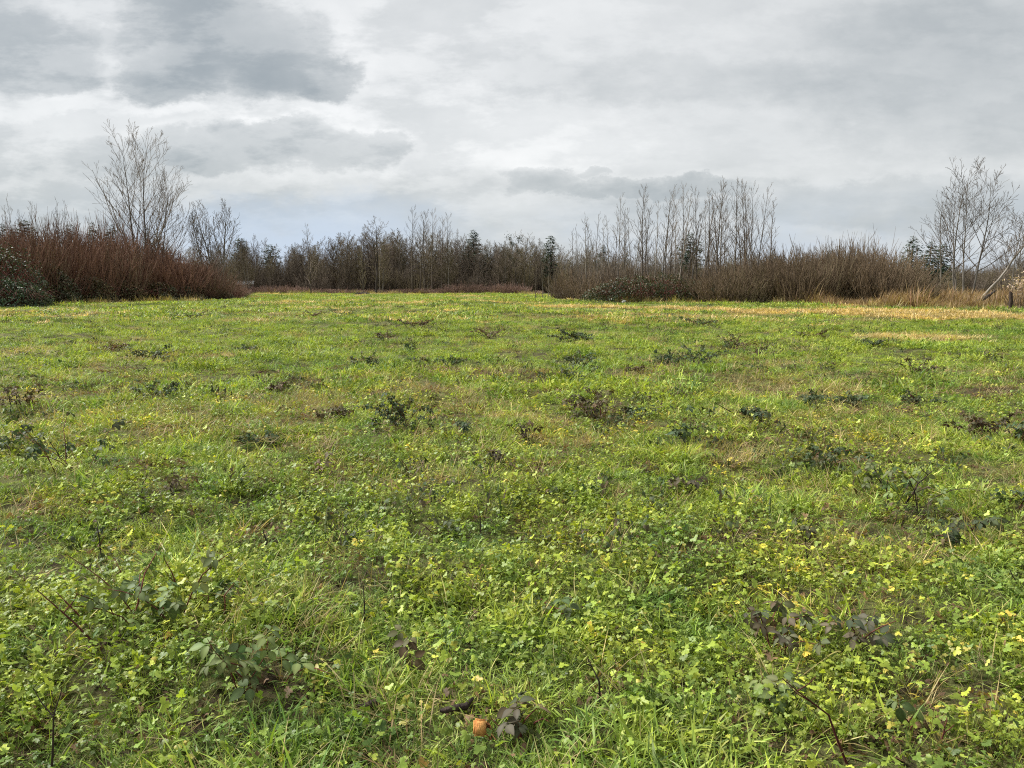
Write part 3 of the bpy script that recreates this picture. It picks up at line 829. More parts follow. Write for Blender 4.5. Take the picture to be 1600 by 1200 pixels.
# ---- single trees at the far edge of the field
T = spot(486, 92)
tree('bare_tree', T, px_h(486, 460, 352, 92), dict(S_POPLAR, n=(26, 6, 3), t0=(.12, .2, .2)), [((0, 0), (0, 0, 1), 1)], M_bark_dark, M_twig_grey, 91,
     'slim straight bare tree standing alone at the far field edge left of centre', 'tree')
T = spot(568, 91)
tree('bare_tree', T, px_h(568, 460, 392, 91), dict(S_POPLAR, n=(24, 6, 3), t0=(.12, .2, .2)), [((0, 0), (.02, 0, 1), 1)], M_bark_grey, M_twig_olive, 92,
     'short pale bare tree beside the dark brush pile at the far field edge', 'tree')
T = spot(587, 95)
tree('bare_tree', T, px_h(587, 460, 340, 95), dict(S_OLD, t0=(.62, .2, .1)), [((0, 0), (.03, 0, 1), .9), ((0.05, 0), (-.02, 0, 1), .84)], M_bark_dark, M_twig_grey, 93,
     'dark bare tree with a crooked open fork above the far wood', 'tree', merge=True)

# ---- the cluster of tall stems left of centre
ORD = 'first second third fourth fifth sixth'.split()
protos = []
for q, (px, ty) in enumerate(((645, 327), (656, 330), (665, 334), (676, 331), (691, 338), (699, 336))):
    if q < 3:
        T = spot(px, 97 + q * 1.5)
        o = tree('poplar_tree', T, px_h(px, 460, ty, T.y), dict(S_POPLAR, t0=(.36, .2, .2), n=(20, 6, 3)), [((0, 0), (R.uniform(-.04, .04), 0, 1), 1)], M_bark_brown, M_twig_grey, 120 + q,
                 ORD[q] + ' from the left in the cluster of tall thin trees left of centre', 'tree', 'tall thin trees in the cluster left of centre')
        protos.append((o, px_h(px, 460, ty, T.y)))
    else:
        o, h0 = protos[q - 3]; T = spot(px, 96 + q)
        s = px_h(px, 460, ty, T.y) / h0
        dup(o, T, q * 2.1, (s, s, s), ORD[q] + ' from the left in the cluster of tall thin trees left of centre')

# ---- the grove of tall poplars right of centre
GROVE = [(897, 358, 0), (923, 345, 0), (936, 340, 0), (958, 338, 0), (972, 332, 0), (985, 328, 0), (1008, 322, 0), (1040, 320, 0), (1052, 316, 0),
         (1071, 328, 0), (1084, 324, 0), (1102, 322, 0), (1130, 322, 0), (1156, 318, 0), (1182, 312, 0), (1206, 308, 0), (905, 352, 0), (915, 340, 0), (929, 330, 0), (941, 332, 0), (952, 334, 0), (965, 308, 1), (980, 328, 0), (990, 322, 0), (1002, 289, 2), (1013, 308, 0),
         (1021, 312, 0), (1032, 294, 1), (1045, 298, 1), (1056, 300, 0), (1064, 292, 1), (1078, 318, 0), (1089, 297, 1), (1098, 310, 0), (1107, 300, 1), (1117, 279, 2),
         (1124, 300, 0), (1146, 286, 2), (1167, 289, 1), (1174, 291, 1), (1188, 285, 1), (1198, 291, 1)]
STRONG = {1002: 'darkest of the tall bare trees in the grove behind the bramble mound', 1117: 'tallest bare tree of the grove, two-stemmed, right of the dark spruce',
          1146: 'tall straight bare tree with a fan crown, alone in a gap of the grove', 965: 'dark upright bare tree taller than its neighbours at the thin left end of the grove',
          1188: 'first of two bare trees leaning right at the right end of the tall grove', 1198: 'last bare tree at the right end of the tall grove, leaning right'}
whips = []; pops = []
for q in range(3):
    whips.append(tree('poplar_tree', (0, 0, 0), 9.0, S_WHIP, [((0, 0), (0, 0, 1), 1)], (M_bark_brown, M_bark_grey, M_bark_pale)[q], M_twig_grey, 140 + q, 'thin whip-like bare tree in the tall grove right of centre', 'tree', 'thin trees of the tall grove'))
for q in range(3):
    pops.append(tree('poplar_tree', (0, 0, 0), 10.0, S_POPLAR, [((0, 0), (0, 0, 1), 1)] if q < 2 else [((0, 0), (-.03, 0, 1), 1), ((.25, .1), (.07, 0, 1), .93)], (M_bark_brown, M_bark_grey, M_bark_grey)[q], M_twig_grey, 150 + q,
                    'full-crowned tall bare tree in the grove right of centre', 'tree', 'full-crowned trees of the tall grove', merge=True))
used = set(); DEF = {}
def place(o, hp, T, H, rz, label=None, group=None, tilt=(0, 0), wx=1.0):
    s = H / hp
    if o.name not in DEF: DEF[o.name] = (o['label'], o['group'])
    lab0, grp0 = DEF[o.name]
    if o.name in used: o = dup(o, T, rz, (s * wx, s * wx, s))
    else:
        used.add(o.name); o.location = T; o.scale = (s * wx, s * wx, s); o.rotation_euler.z = rz
    o.rotation_euler.x, o.rotation_euler.y = tilt
    o['label'] = label or lab0
    o['group'] = group or grp0
    return o
ORD = 'first second third fourth fifth sixth seventh eighth ninth tenth eleventh twelfth thirteenth fourteenth fifteenth'.split()
n_thin = n_full = 0
for q, (px, ty, kd) in enumerate(GROVE):
    Yd = 57.5 + PR.uniform(0, 5) if kd else 59 + PR.uniform(0, 15)
    T = spot(px, Yd); H = px_h(px, 460, ty, Yd)
    tl = (PR.gauss(0, .03), PR.gauss(0, .03) + (.13 if px in (1188, 1198) else 0))
    if px in (1188, 1198): T.x -= .13 * H * .9
    if kd == 0:
        place(whips[q % 3], 9.0, T, H, PR.uniform(0, 6.28), None, None, (tl[0] * 2, tl[1] * 2), PR.uniform(.8, 1.35))
    else:
        lb = STRONG.get(px)
        if lb is None: lb = ORD[n_full] + ' full-crowned tree from the left in the tall bare grove'; n_full += 1
        place(pops[2 if px == 1117 else q % 2], 10.0, T, H, PR.uniform(0, 6.28), lb, None, tl, .8 if kd == 1 else 1.0)

# ---- stems standing at the field edge just left of the grove
for q, px in enumerate((837, 848, 857, 868, 878, 908, 916, 922, 933)):
    Yd = 66 + (q % 3) * 3 - (4 if px > 900 else 0)
    T = spot(px, Yd)
    o = dup(whips[q % 3], T, q * 1.3, label=ORD[q] + ' from the left of the young reddish-trunked bare trees left of the bramble mound', group='young trees at the field edge')
    s = px_h(px, 460, 372 + (q * 13) % 30, Yd) / 9.0
    o.scale = (s, s, s)

# ---- scrub wood along the far edge: individual trees from a few kinds
alders = []
for q in range(6):
    st_ = [((0, 0), (R.gauss(0, .05), 0, 1), 1.0)]
    if q % 2: st_ += [((.35, .2), (.14, .05, 1), .92), ((-.35, 0), (-.15, 0, 1), .85)]
    if q == 4: st_ += [((.1, .4), (.05, .12, 1), .95)]
    alders.append(tree('scrub_tree', (0, 0, 0), 7.0, S_ALDER, st_, (M_bark_dark, M_bark_pale, M_bark_brown)[q % 3], (M_twig_grey, M_twig_olive, M_twig_grey)[q % 3], 160 + q,
                       'dense twiggy bare tree in the wood beyond the field', 'tree', 'scrub trees of the far wood', merge=True))
PROF = [(352, 394), (375, 386), (405, 382), (420, 395), (440, 400), (458, 392), (475, 384), (500, 384), (520, 377), (540, 376), (562, 374), (585, 378), (605, 378), (622, 374), (650, 380), (700, 380),
        (725, 376), (760, 382), (800, 386), (830, 388), (870, 396), (900, 397), (960, 398), (1040, 396), (1110, 402), (1180, 402), (1240, 396), (1330, 392), (1400, 410), (1440, 420), (1520, 416), (1560, 410), (1620, 405)]
pxs = [a for a, _ in PROF]; pys = [b for _, b in PROF]
x = 352.0; q = 0
while x < 1220:
    ty = float(np.interp(x, pxs, pys)) + PR.uniform(-5, 14)
    far_ = x < 890
    Yd = PR.uniform(99, 112) if far_ else PR.uniform(76, 92)
    T = spot(x, Yd); H = px_h(x, 460, ty - 10, Yd)
    place(alders[q % 6], 7.0, T, H, PR.uniform(0, 6.28), None, None, (0, 0), PR.uniform(.7, 1.1))
    x += PR.uniform(8, 14) if far_ else PR.uniform(13, 20); q += 1
for x, ty in ((1405, 420), (1432, 424), (1462, 425), (1488, 420), (1535, 422), (1560, 416), (1590, 412), (1615, 405)):
    Yd = PR.uniform(78, 90); T = spot(x, Yd); H = px_h(x, 460, ty, Yd)
    place(alders[q % 6], 7.0, T, H, PR.uniform(0, 6.28), 'low twiggy bush behind the reeds at right', 'low bushes behind the reeds', (0, 0), 1.3); q += 1
# deep wood behind, one mass
rgw = np.random.default_rng(8)
srcs = []
for q in (0, 3, 4, 5):
    rt = alders[q]
    me = None
    for ch in rt.children:
        if ch.name.startswith('crown'): me = ch.data
    srcs.append(bpy.data.objects.new('wood_tree', me))
n = 420
xw = rgw.uniform(-75, 95, n); yw = rgw.uniform(104, 135, n)
tw_ = np.interp(800 + xw / yw * FPX, pxs, pys) + rgw.uniform(-4, 16, n)
Hw = np.array([px_h(800 + a / b * FPX, 460, t, b) for a, b, t in zip(xw, yw, tw_)])
scatter('far_wood', np.column_stack([xw, yw]), srcs, 'brown leafless wood closing the view beyond the field', rgw, .03, .9, 1.1, (.9, 1.1), 0, Hw / 7.0)

n = 700
xw = rgw.uniform(-72, 92, n); yw = rgw.uniform(101.5, 122, n)
src2 = []
for q in range(3):
    rr_ = shrub('under', (0, 0, 0), 3.0, 3.4, 110, M_twig_grey if q else M_twig_olive, 370 + q, 'x', 'x', None, 8, .010, .5)
    cm_ = list(rr_.children)
    src2.append(bpy.data.objects.new('undergrowth_stems', cm_[0].data)); src2.append(bpy.data.objects.new('undergrowth_twigs', cm_[1].data))
    for ch in cm_: bpy.data.objects.remove(ch)
    bpy.data.objects.remove(rr_)
scatter('wood_undergrowth', np.column_stack([xw, yw]), src2, 'tangled brown undergrowth filling the foot of the far wood', rgw, .05, .8, 1.5, (.8, 1.3))

# ---- skyline whips above the left thicket
wl = 'thin bare sapling poking above the red thicket at far left'
for q, (px, ty) in enumerate(((2, 330), (8, 322), (17, 318), (24, 328), (32, 306), (40, 325), (47, 335), (55, 318), (60, 312), (67, 320), (75, 335), (80, 338), (87, 330), (94, 312), (99, 332), (108, 338), (117, 316), (124, 338), (131, 334), (137, 332), (146, 338), (154, 340), (163, 335), (170, 333), (178, 341), (188, 345), (200, 345), (-8, 320), (-18, 330), (-30, 315))):
    Yd = 74 + (q * 7) % 11; T = spot(px, Yd); o = dup(whips[q % 3], T, q * 1.7, label=wl, group='saplings above the left thicket')
    s = px_h(px, 460, ty, Yd) / 9.0; o.scale = (s * .8, s * .8, s)

# ---- conifers
def conifer(loc, H, Wd, seed, label, group=None, ragged=.3, pw=.85, col=((.034, .058, .034), (.048, .075, .042), (.026, .045, .030))):
    """Wd: width of the crown some 2.3 m below the tip"""
    R = random.Random(seed)
    root = empty('conifer_tree', loc, label, 'tree', group)
    tk = Tubes(); tk.tube([Vector((0, 0, -.1)), Vector((.03, 0, H * .5)), Vector((0, 0, H))], [H * .018, H * .011, .01], 6)
    link('trunk', tk.mesh('trunk', M_bark_dark, True), root)
    V = []; F = []; Cs = []
    z = H * .12
    while z < H - .05:
        rad_ = min(H * .26, Wd * .5 * ((H - z) / 2.3) ** pw) * R.uniform(1 - ragged, 1 + ragged * .5) + .05
        nb = max(5, int(5 + rad_ * 6))
        for b in range(nb):
            a = R.uniform(0, 6.28); L = rad_ * R.uniform(.6, 1.15); droop = R.uniform(-.1, .4)
            for k in range(max(2, int(L * 8))):
                f = R.uniform(.05, 1); zz = z - droop * L * f + .15 * L * f * f + R.uniform(-.08, .08)
                c = Vector((math.cos(a) * L * f, math.sin(a) * L * f, zz))
                sz = min(R.uniform(.16, .34), .10 + rad_ * .5)
                aa = a + R.gauss(0, .8); d1 = Vector((math.cos(aa), math.sin(aa), R.uniform(-.5, .15))) * sz * 1.5
                d2 = Vector((-math.sin(aa), math.cos(aa), R.uniform(-.6, .6))) * sz * .5
                n0 = len(V)
                for v in (c - d2, c + d1 * .5 - d2 * .6, c + d1, c + d1 * .5 + d2 * .6): V.append(tuple(v))
                F.append((n0, n0 + 1, n0 + 2, n0 + 3)); Cs += [col[R.randint(0, 2)]] * 4
        z += max(.16, .30 * min(1, rad_))
    link('crown', mesh_from('crown', np.array(V), [np.array(F)], [M_needle], np.array(Cs)), root)
    return root
for (px, ty, Yd, wpx, lab) in (
        (740, 367, 108, 24, 'dark narrow evergreen with a flat ragged top in the far wood at centre'),
        (860, 376, 104, 15, 'small dark columnar evergreen in the far wood right of centre'),
        (1077, 371, 88, 36, 'dark spruce with tiered branches behind the tall grove'),
        (1421, 377, 92, 27, 'dark spruce with a pointed top right of the rusty willow thicket, taller of two'),
        (1449, 385, 94, 20, 'narrower dark spruce close to the slender bare tree right of the thicket'),
        (1467, 391, 96, 26, 'rounded dark evergreen directly behind the slender bare tree at right'),
        (425, 391, 118, 26, 'blunt dark evergreen above the far wood left of centre'),
        (379, 381, 116, 18, 'dark ivy-like evergreen column in the far wood near the red thicket'),
        (942, 391, 100, 20, 'low dark evergreen tip behind the thin left end of the grove'),
        (46, 346, 84, 34, 'broad dark evergreen bump behind the red thicket at far left'),
        (12, 350, 86, 26, 'dark evergreen at the far left edge behind the red thicket'),
        (118, 350, 84, 22, 'dark evergreen tip behind the red thicket under a thin sapling'),
        (152, 348, 82, 14, 'small pointed evergreen behind the middle of the red thicket'),
        (182, 352, 82, 26, 'dark evergreen behind the red thicket just left of the tall three-stemmed tree'),
        (236, 355, 84, 14, 'small dark fir visible between the stems of the tall three-stemmed tree'),
        (252, 362, 86, 20, 'dark evergreen right of the tall three-stemmed tree behind the thicket')):
    T = spot(px, Yd); H = px_h(px, 460, ty - (9 if px > 300 else 2), Yd)
    conifer(T, H, wpx / FPX * Yd * 1.4, int(px) + 5, lab, pw=.5 if 'broad' in lab or 'round' in lab or 'blunt' in lab or 'column' in lab else .9)
# ivy-hung snag
T = spot(804, 103)
sn = tree('snag_tree', T, px_h(804, 460, 367, 103), dict(S_OLD, n=(9, 5, 3), t0=(.45, .2, .1)), [((0, 0), (-.03, 0, 1), .95), ((.2, 0), (.05, 0, 1), 1)], M_bark_grey, M_twig_grey, 205,
          'pale dead tree hung with dark clumps in the far wood right of centre', 'tree', merge=True)

def leaf_cloud(n, f, size, pal, seed):
    """n leaf-sized quads; f(rg, n) gives points and outward normals"""
    r = np.random.default_rng(seed)
    P_, N_ = f(r, n)
    N_ = N_ + r.normal(0, .7, (n, 3)); N_ /= np.linalg.norm(N_, axis=1, keepdims=True)
    t = np.cross(N_, r.normal(0, 1, (n, 3))); t /= np.linalg.norm(t, axis=1, keepdims=True); b = np.cross(N_, t)
    s = r.uniform(*size, (n, 1))
    V = np.stack([P_ - t * s * .5, P_ + b * s * .32, P_ + t * s * .6 - N_ * s * .1, P_ - b * s * .32], 1).reshape(-1, 3)
    F = np.arange(n * 4).reshape(-1, 4)
    pal = np.array(pal); c = pal[r.integers(0, len(pal), n)] * r.uniform(.7, 1.3, (n, 1))
    return V, F, np.repeat(c, 4, 0)
Rr = np.random.default_rng(4)
hS = px_h(804, 460, 367, 103)
def snagf(r, n):
    c = np.array([(-.5, 0, .62), (.4, .1, .72), (-.2, .2, .85), (.6, 0, .93), (.1, -.2, .55), (-.7, .1, .95), (.3, .1, .45)]) * np.array([1, 1, hS])
    k = r.integers(0, len(c), n); p_ = c[k] + r.normal(0, .22, (n, 3)); return p_, r.normal(0, 1, (n, 3))
V, F, cc = leaf_cloud(700, snagf, (.10, .2), [(.03, .045, .025), (.05, .06, .03)], 3)
link('foliage', mesh_from('foliage', V, [F], [M_hedge], cc), sn)

# ------------------------------------------------------------------ thickets
RED = [M_twig_red, M_twig_rust]
rsh = [shrub('red_twig_shrub', (0, 0, 0), 5.0, 4.2, 230, M_twig_red if q != 1 else M_twig_rust, 300 + q, 'dense upright red-brown twiggy shrub in the thicket at left', 'shrub', 'red shrubs of the left thicket', 6, .014, extra=M_twig_red) for q in range(3)]
LTOP = [(-120, 350), (0, 356), (60, 358), (150, 362), (200, 366), (235, 374), (262, 384), (300, 398), (330, 414), (352, 432), (372, 446), (392, 455)]
LBASE = [(-120, 46), (0, 50), (80, 53), (200, 59), (280, 62), (345, 65), (372, 70), (392, 74)]
q = 0
for row, (dy_, dens) in enumerate(((1.2, 17), (3.6, 19), (6.5, 22))):
    px = -110 + row * 9
    while px < 392 - row * 14:
        Yd = float(np.interp(px, [a for a, _ in LBASE], [b for _, b in LBASE])) + dy_ + PR.uniform(-.8, .8)
        ty = float(np.interp(px, [a for a, _ in LTOP], [b for _, b in LTOP])) + PR.uniform(-3, 12) + (8 if row == 0 else 0)
        T = spot(px, Yd); H = px_h(px, 460, ty, Yd) * PR.uniform(1.02, 1.22) * (1.10 if px < 210 else 1.03)
        place(rsh[q % 3], 5.0, T, H, PR.uniform(0, 6.28), None, None, (0, 0), (PR.uniform(.8, 1.0) * 5.0 / H) * (1.0 if H > 2.4 else .7))
        px += dens * PR.uniform(2.0, 3.0); q += 1
ww = [shrub('willow_shrub', (0, 0, 0), 4.0, 4.0, 230, M_twig_rust if q else M_twig_olive, 320 + q, 'dense rust-brown willow shrub in the thicket right of the grove', 'shrub', 'willow shrubs of the right thicket', 6, .014, .5, extra=M_twig_rust) for q in range(3)]
WTOP = [(1130, 412), (1160, 400), (1185, 392), (1220, 388), (1260, 386), (1300, 381), (1340, 377), (1370, 380), (1390, 390), (1412, 402), (1425, 415)]
for row, (Yb, dens) in enumerate(((54, 18), (57, 20), (60, 22))):
    px = 1128 + row * 8
    while px < 1416:
        Yd = Yb - (px - 1130) * .012 + PR.uniform(-.7, .7)
        ty = float(np.interp(px, [a for a, _ in WTOP], [b for _, b in WTOP])) + PR.uniform(-3, 12) + (6 if row == 0 else 0)
        T = spot(px, Yd); H = px_h(px, 460, ty, Yd) * PR.uniform(.98, 1.2)
        place(ww[q % 3], 4.0, T, H, PR.uniform(0, 6.28), None, None, (0, 0), PR.uniform(.8, 1.0) * 4.0 / H)
        px += dens * PR.uniform(2.0, 2.9); q += 1
# brush under the grove and at the foot of the far wood
ub = [shrub('scrub_bush', (0, 0, 0), 3.0, 3.6, 150, M_twig_grey if q else M_twig_rust, 340 + q, 'brown twiggy undergrowth bush beneath the tall grove', 'shrub', 'undergrowth bushes of the grove', 6, .013, .6) for q in range(2)]
for k in range(30):
    px = 880 + k * 10.4 + PR.uniform(-5, 5); Yd = PR.uniform(60, 74); T = spot(px, Yd); H = px_h(px, 460, PR.uniform(404, 440), Yd)
    place(ub[k % 2], 3.0, T, H, PR.uniform(0, 6.28), None, None, (0, 0), 3.0 / H * .9)
pk = [shrub('low_brush', (0, 0, 0), 1.4, 3.2, 130, M_twig_pink, 350 + q, 'low pinkish-brown brush at the foot of the far wood', 'shrub', 'low brush at the foot of the far wood', 4, .014, .7) for q in range(2)]
for k in range(40):
    px = (375 + k * 11.6 + PR.uniform(-5, 5)); Yd = PR.uniform(96.5, 100); T = spot(px, Yd)
    ty = 441 if 705 < px < 815 else (446 if 380 < px < 470 else 451)
    H = max(.5, px_h(px, 460, ty + PR.uniform(-3, 3), Yd))
    place(pk[k % 2], 1.4, T, H, PR.uniform(0, 6.28), None, None, (0, 0), 1.4 / H * .95)

# evergreen bramble banks
def bramble_bank(name, loc, Wd, Dp, H, n, pal, seed, label, size=(.07, .15), group=None):
    root = empty(name, loc, label, 'bramble', group)
    def f(r, n):
        a = r.uniform(0, 6.283, n); e_ = np.arcsin(r.uniform(0, 1, n)); rr = 1 - np.abs(r.normal(0, .13, n))
        lump = .75 + .5 * vnoise(np.cos(a) * 2.3 + 9, e_ * 2.2 + np.sin(a) * 2.3, seed)
        nn = np.column_stack([np.cos(a) * np.cos(e_), np.sin(a) * np.cos(e_), np.sin(e_)])
        return nn * rr[:, None] * lump[:, None] * np.array([Wd / 2, Dp / 2, H]), nn
    V, F, cc = leaf_cloud(n, f, size, pal, seed)
    link('foliage', mesh_from('foliage', V, [F], [M_hedge], cc), root)
    R = random.Random(seed); tb = Tubes()
    for k in range(int(22 * Wd * H ** .5)):
        a = R.uniform(0, 6.28); r_ = math.sqrt(R.random()) * .8
        p0 = Vector((math.cos(a) * r_ * Wd * .45, math.sin(a) * r_ * Dp * .45, 0)); hz = H * R.uniform(.5, 1.0) * (1 - r_ * r_ * .6)
        o = Vector((math.cos(a), math.sin(a), 0)) * R.uniform(.3, .9)
        tb.tube([p0, p0 + UP * hz * .7 + o * .3, p0 + UP * hz + o, p0 + UP * hz * .7 + o * 1.8], [.012, .011, .009, .006])
    link('canes', tb.mesh('canes', M_cane_red), root)
    return root
DKG = [(.030, .048, .022), (.042, .062, .028), (.055, .07, .035), (.10, .11, .065)]
BRG = [(.075, .062, .034), (.10, .075, .045), (.055, .062, .03), (.20, .17, .12), (.06, .05, .028)]
TEAL = [(.030, .060, .040), (.040, .075, .046), (.055, .09, .055), (.10, .13, .09)]
bramble_bank('bramble_mound', spot(1008, 55.5), 8.6, 3.4, 2.0, 8000, BRG[:3] + DKG[:3] * 2, 11, 'largest bramble mound, olive and brown, on the field edge below the grove')
bramble_bank('bramble_mound', spot(1110, 55.5), 5.4, 2.4, 1.3, 3600, BRG[:3] + DKG[:3] * 2, 12, 'lower bramble heap running right from the large mound')
bramble_bank('bramble_mound', spot(1185, 55), 4.2, 2.0, .75, 1700, BRG, 13, 'low dark bramble heap at the foot of the willow thicket')
bramble_bank('bramble_bank', spot(-30, 46.5), 8.5, 4.4, 3.7, 8000, DKG + TEAL[:1], 14, 'tall dark green bramble bank at the far left edge of the field')
bramble_bank('bramble_bank', spot(28, 45.5), 4.2, 2.6, 1.55, 3200, TEAL, 15, 'blue-green leafy bramble clump in front at the far left')
for k, (px, w_, h_) in enumerate(((70, 4.6, 2.4), (128, 4.4, 1.7), (185, 4.4, 1.5), (240, 4.2, 1.3), (293, 3.8, 1.1), (338, 3.0, .9))):
    Yd = float(np.interp(px, [a for a, _ in LBASE], [b for _, b in LBASE])) + .2
    bramble_bank('bramble_bank', spot(px, Yd), w_, 1.8, h_, int(900 * w_ * h_ ** .5), BRG + DKG[1:] + [(.24, .21, .17)], 20 + k,
                 ORD[k] + ' from the left of the low withered brambles at the foot of the red thicket', (.07, .15), 'withered brambles along the red thicket')

# ------------------------------------------------------------------ dry reeds at right
reed = variants('reed_tuft', 5, [M_straw], lambda r, q: [
    blades(42, .32, (.5, 1.05), (.014, .028), .18, .5, 4, TAN + [(.25, .15, .09), (.31, .20, .13)], r),
    blades(26, .32, (.2, .5), (.014, .028), .5, .8, 3, TAN + BROWN, r)], 800)
n = 9000
pr = np.column_stack([rg.uniform(10, 62, n), rg.uniform(38, 66, n)])
tt = pr[:, 0] / pr[:, 1]
lo = np.interp(tt, [.30, .36, .42, .55, .66, .9], [56, 51.5, 47.5, 44.0, 41, 37]); hi = np.interp(tt, [.30, .36, .45, .6, .9], [57, 55, 57, 64, 66])
pr = pr[(tt > .28) & (tt < 1.0) & (pr[:, 1] > lo + rg.normal(0, .4, n)) & (pr[:, 1] < hi)]
pr = keep(pr, np.clip((fbm(pr[:, 0], pr[:, 1], 2.5, 33, 2) - .36) * 4, .06, 1))
scatter('dry_reeds', pr, reed, 'tan dry reed grass along the right edge of the field', rg, .16, .6, 1.1, (.7, 1.2), 0, tuss(pr, 1.8, 34, .55, 1.5))
n = 260
pr = np.column_stack([rg.uniform(-34, -20, n), rg.uniform(44, 64, n)])
# ------------------------------------------------------------------ small things at the field edge
def lump_mesh(name, sx, sy, sz, mat, seed, rough=.2, sub=3):
    import bmesh
    bm = bmesh.new(); bmesh.ops.create_icosphere(bm, subdivisions=sub, radius=1)
    r = np.random.default_rng(seed)
    P_ = np.array([v.co for v in bm.verts])
    k = 1 + rough * (fbm(P_[:, 0] * 1 + 7 + P_[:, 2], P_[:, 1] + 5 - P_[:, 2] * .7, .8, seed, 3) - .5) * 2
    for v, s in zip(bm.verts, k): v.co = Vector((v.co.x * sx * s, v.co.y * sy * s, v.co.z * sz * s))
    me = bpy.data.meshes.new(name); bm.to_mesh(me); bm.free(); me.materials.append(mat)
    return me
M_stone = bark_mat('pale_stone', (.55, .53, .48), (.72, .70, .66), 6.0)
x, y = G(975, 474)
tag(link('stone', lump_mesh('stone', .16, .12, .10, M_stone, 3), None, (x, y, gh(x, y) + .12)), 'small pale stone in the grass in front of the large bramble mound', 'stone')
# brush pile
T = spot(566, 88)
root = empty('brush_pile', T, 'dark heap of cut branches lying on the far field edge', 'brush pile')
tb = Tubes(); R = random.Random(9)
for k in range(170):
    a = R.uniform(0, 6.28); c = Vector((R.gauss(0, .5), R.gauss(0, .25), abs(R.gauss(.08, .1)))); d = Vector((math.cos(a), math.sin(a) * .5, R.uniform(-.05, .3))) * R.uniform(.3, .8)
    tb.tube([c - d * .5, c, c + d * .5], [.018, .02, .012])
link('branches', tb.mesh('branches', M_bark_dark), root)
link('leaf_heap', lump_mesh('leaf_heap', .85, .45, .26, M_stalk, 8, .5), root)
# pale roofed shed far off in the scrub
M_white = bark_mat('white_paint', (.40, .40, .40), (.52, .52, .51), 2.0, .02, .5)
M_shedw = bark_mat('shed_wall', (.22, .21, .20), (.30, .29, .27), 2.0, .02)
T = spot(384, 103)
root = empty('shed', T, 'small white-roofed shed half hidden in scrub beyond the field', 'shed', None, .25)
def box(x0, x1, y0, y1, z0, z1):
    V = [(a, b, c) for c in (z0, z1) for a, b in ((x0, y0), (x1, y0), (x1, y1), (x0, y1))]
    F = [(3, 2, 1, 0), (4, 5, 6, 7), (0, 1, 5, 4), (1, 2, 6, 5), (2, 3, 7, 6), (3, 0, 4, 7)]
    return V, F
V, F = box(-1, 1, -.8, .8, -.1, 1.15); link('wall', mesh_from('wall', V, [np.array(F)], [M_shedw]), root)
V = [(-1.15, -1, 1.12), (1.15, -1, 1.12), (1.15, 0, 1.55), (-1.15, 0, 1.55), (-1.15, 1, 1.12), (1.15, 1, 1.12)]
V += [(a, b, c + .06) for a, b, c in V]
F = [(6, 7, 8, 9), (9, 8, 11, 10), (0, 3, 2, 1), (3, 4, 5, 2), (0, 1, 7, 6), (4, 10, 11, 5)]
link('roof', mesh_from('roof', V, [np.array(F)], [M_white]), root)
V, F = box(-.35, .35, -.84, -.803, -.05, .95); link('door', mesh_from('door', V, [np.array(F)], [M_white]), root)
# fallen log and stump in the reeds
a0, a1 = spot(1523, 47), spot(1555, 50)
tb = Tubes(); tb.tube([Vector((0, 0, .15)), (a1 - a0) * .5 + Vector((0, 0, .5)), (a1 - a0) + Vector((0, 0, .95))], [.13, .11, .07], 8)
tag(link('fallen_log', tb.mesh('fallen_log', M_bark_dark, True), None, a0), 'dark fallen log slanting up out of the dry reeds', 'log')
T = spot(1580, 42.5)
tb = Tubes(); tb.tube([Vector((0, 0, -.1)), Vector((.02, 0, .4)), Vector((-.03, 0, .85)), Vector((-.08, 0, .95))], [.12, .10, .09, .05], 8)
tag(link('stump', tb.mesh('stump', M_stalk, True), None, T), 'short black stump among the reeds at the right edge', 'stump')
T = spot(1596, 43)
shr = shrub('seeding_shrub', T, 1.75, 1.3, 60, M_twig_rust, 400, 'pale feathery seeding weed at the right edge among the reeds', 'shrub', None, 3, .008, .5)
def plumf(r, n):
    p_ = r.normal(0, 1, (n, 3)) * np.array([.4, .35, .26]) + np.array([0, 0, 1.35]); return p_, r.normal(0, 1, (n, 3))
V, F, cc = leaf_cloud(420, plumf, (.06, .13), [(.45, .36, .29), (.52, .43, .36), (.36, .27, .21)], 5)
link('seed_heads', mesh_from('seed_heads', V, [F], [M_straw], cc), shr)

# ------------------------------------------------------------------ brambles and dead stalks in the field
def bleaf_template(seed):
    """compound bramble leaf: three ovate toothed leaflets, each folded along its midrib"""
    r = np.random.default_rng(seed); V = []; F = []; W = []
    for (ox, oy, an, s) in ((0, .52, 0, 1.0), (-.13, .26, 1.15, .85), (.13, .26, -1.15, .85)):
        n0 = len(V); prof = [(0, .02), (.16, .27), (.38, .40), (.60, .36), (.82, .19), (1.0, .0)]
        fold = r.uniform(.1, .3); curl = r.uniform(.15, .5)
        for t, w_ in prof:
            for sgn in (-1, 0, 1):
                wv = w_ * (1 + (r.uniform(-.08, .08) if sgn else 0))
                xx, yy_, zz = sgn * wv * .82, t, abs(sgn) * w_ * fold - curl * t * t
                xr = xx * math.cos(an) - yy_ * math.sin(an); yr = xx * math.sin(an) + yy_ * math.cos(an)
                V.append(((ox + xr * s) * .060, (oy + yr * s) * .060, zz * s * .060)); W.append(1.3 if sgn == 0 else .88)
        for k in range(5):
            for c in range(2):
                a = n0 + k * 3 + c; F.append((a, a + 1, a + 4, a + 3))
    n0 = len(V)
    V += [(-.0015, -.012, 0), (.0015, -.012, 0), (.001, .04, 0), (-.001, .04, 0)]; F.append((n0, n0 + 1, n0 + 2, n0 + 3)); W += [1.0] * 4
    return np.array(V), np.array(F), np.array(W)
LT = [bleaf_template(s) for s in range(4)]
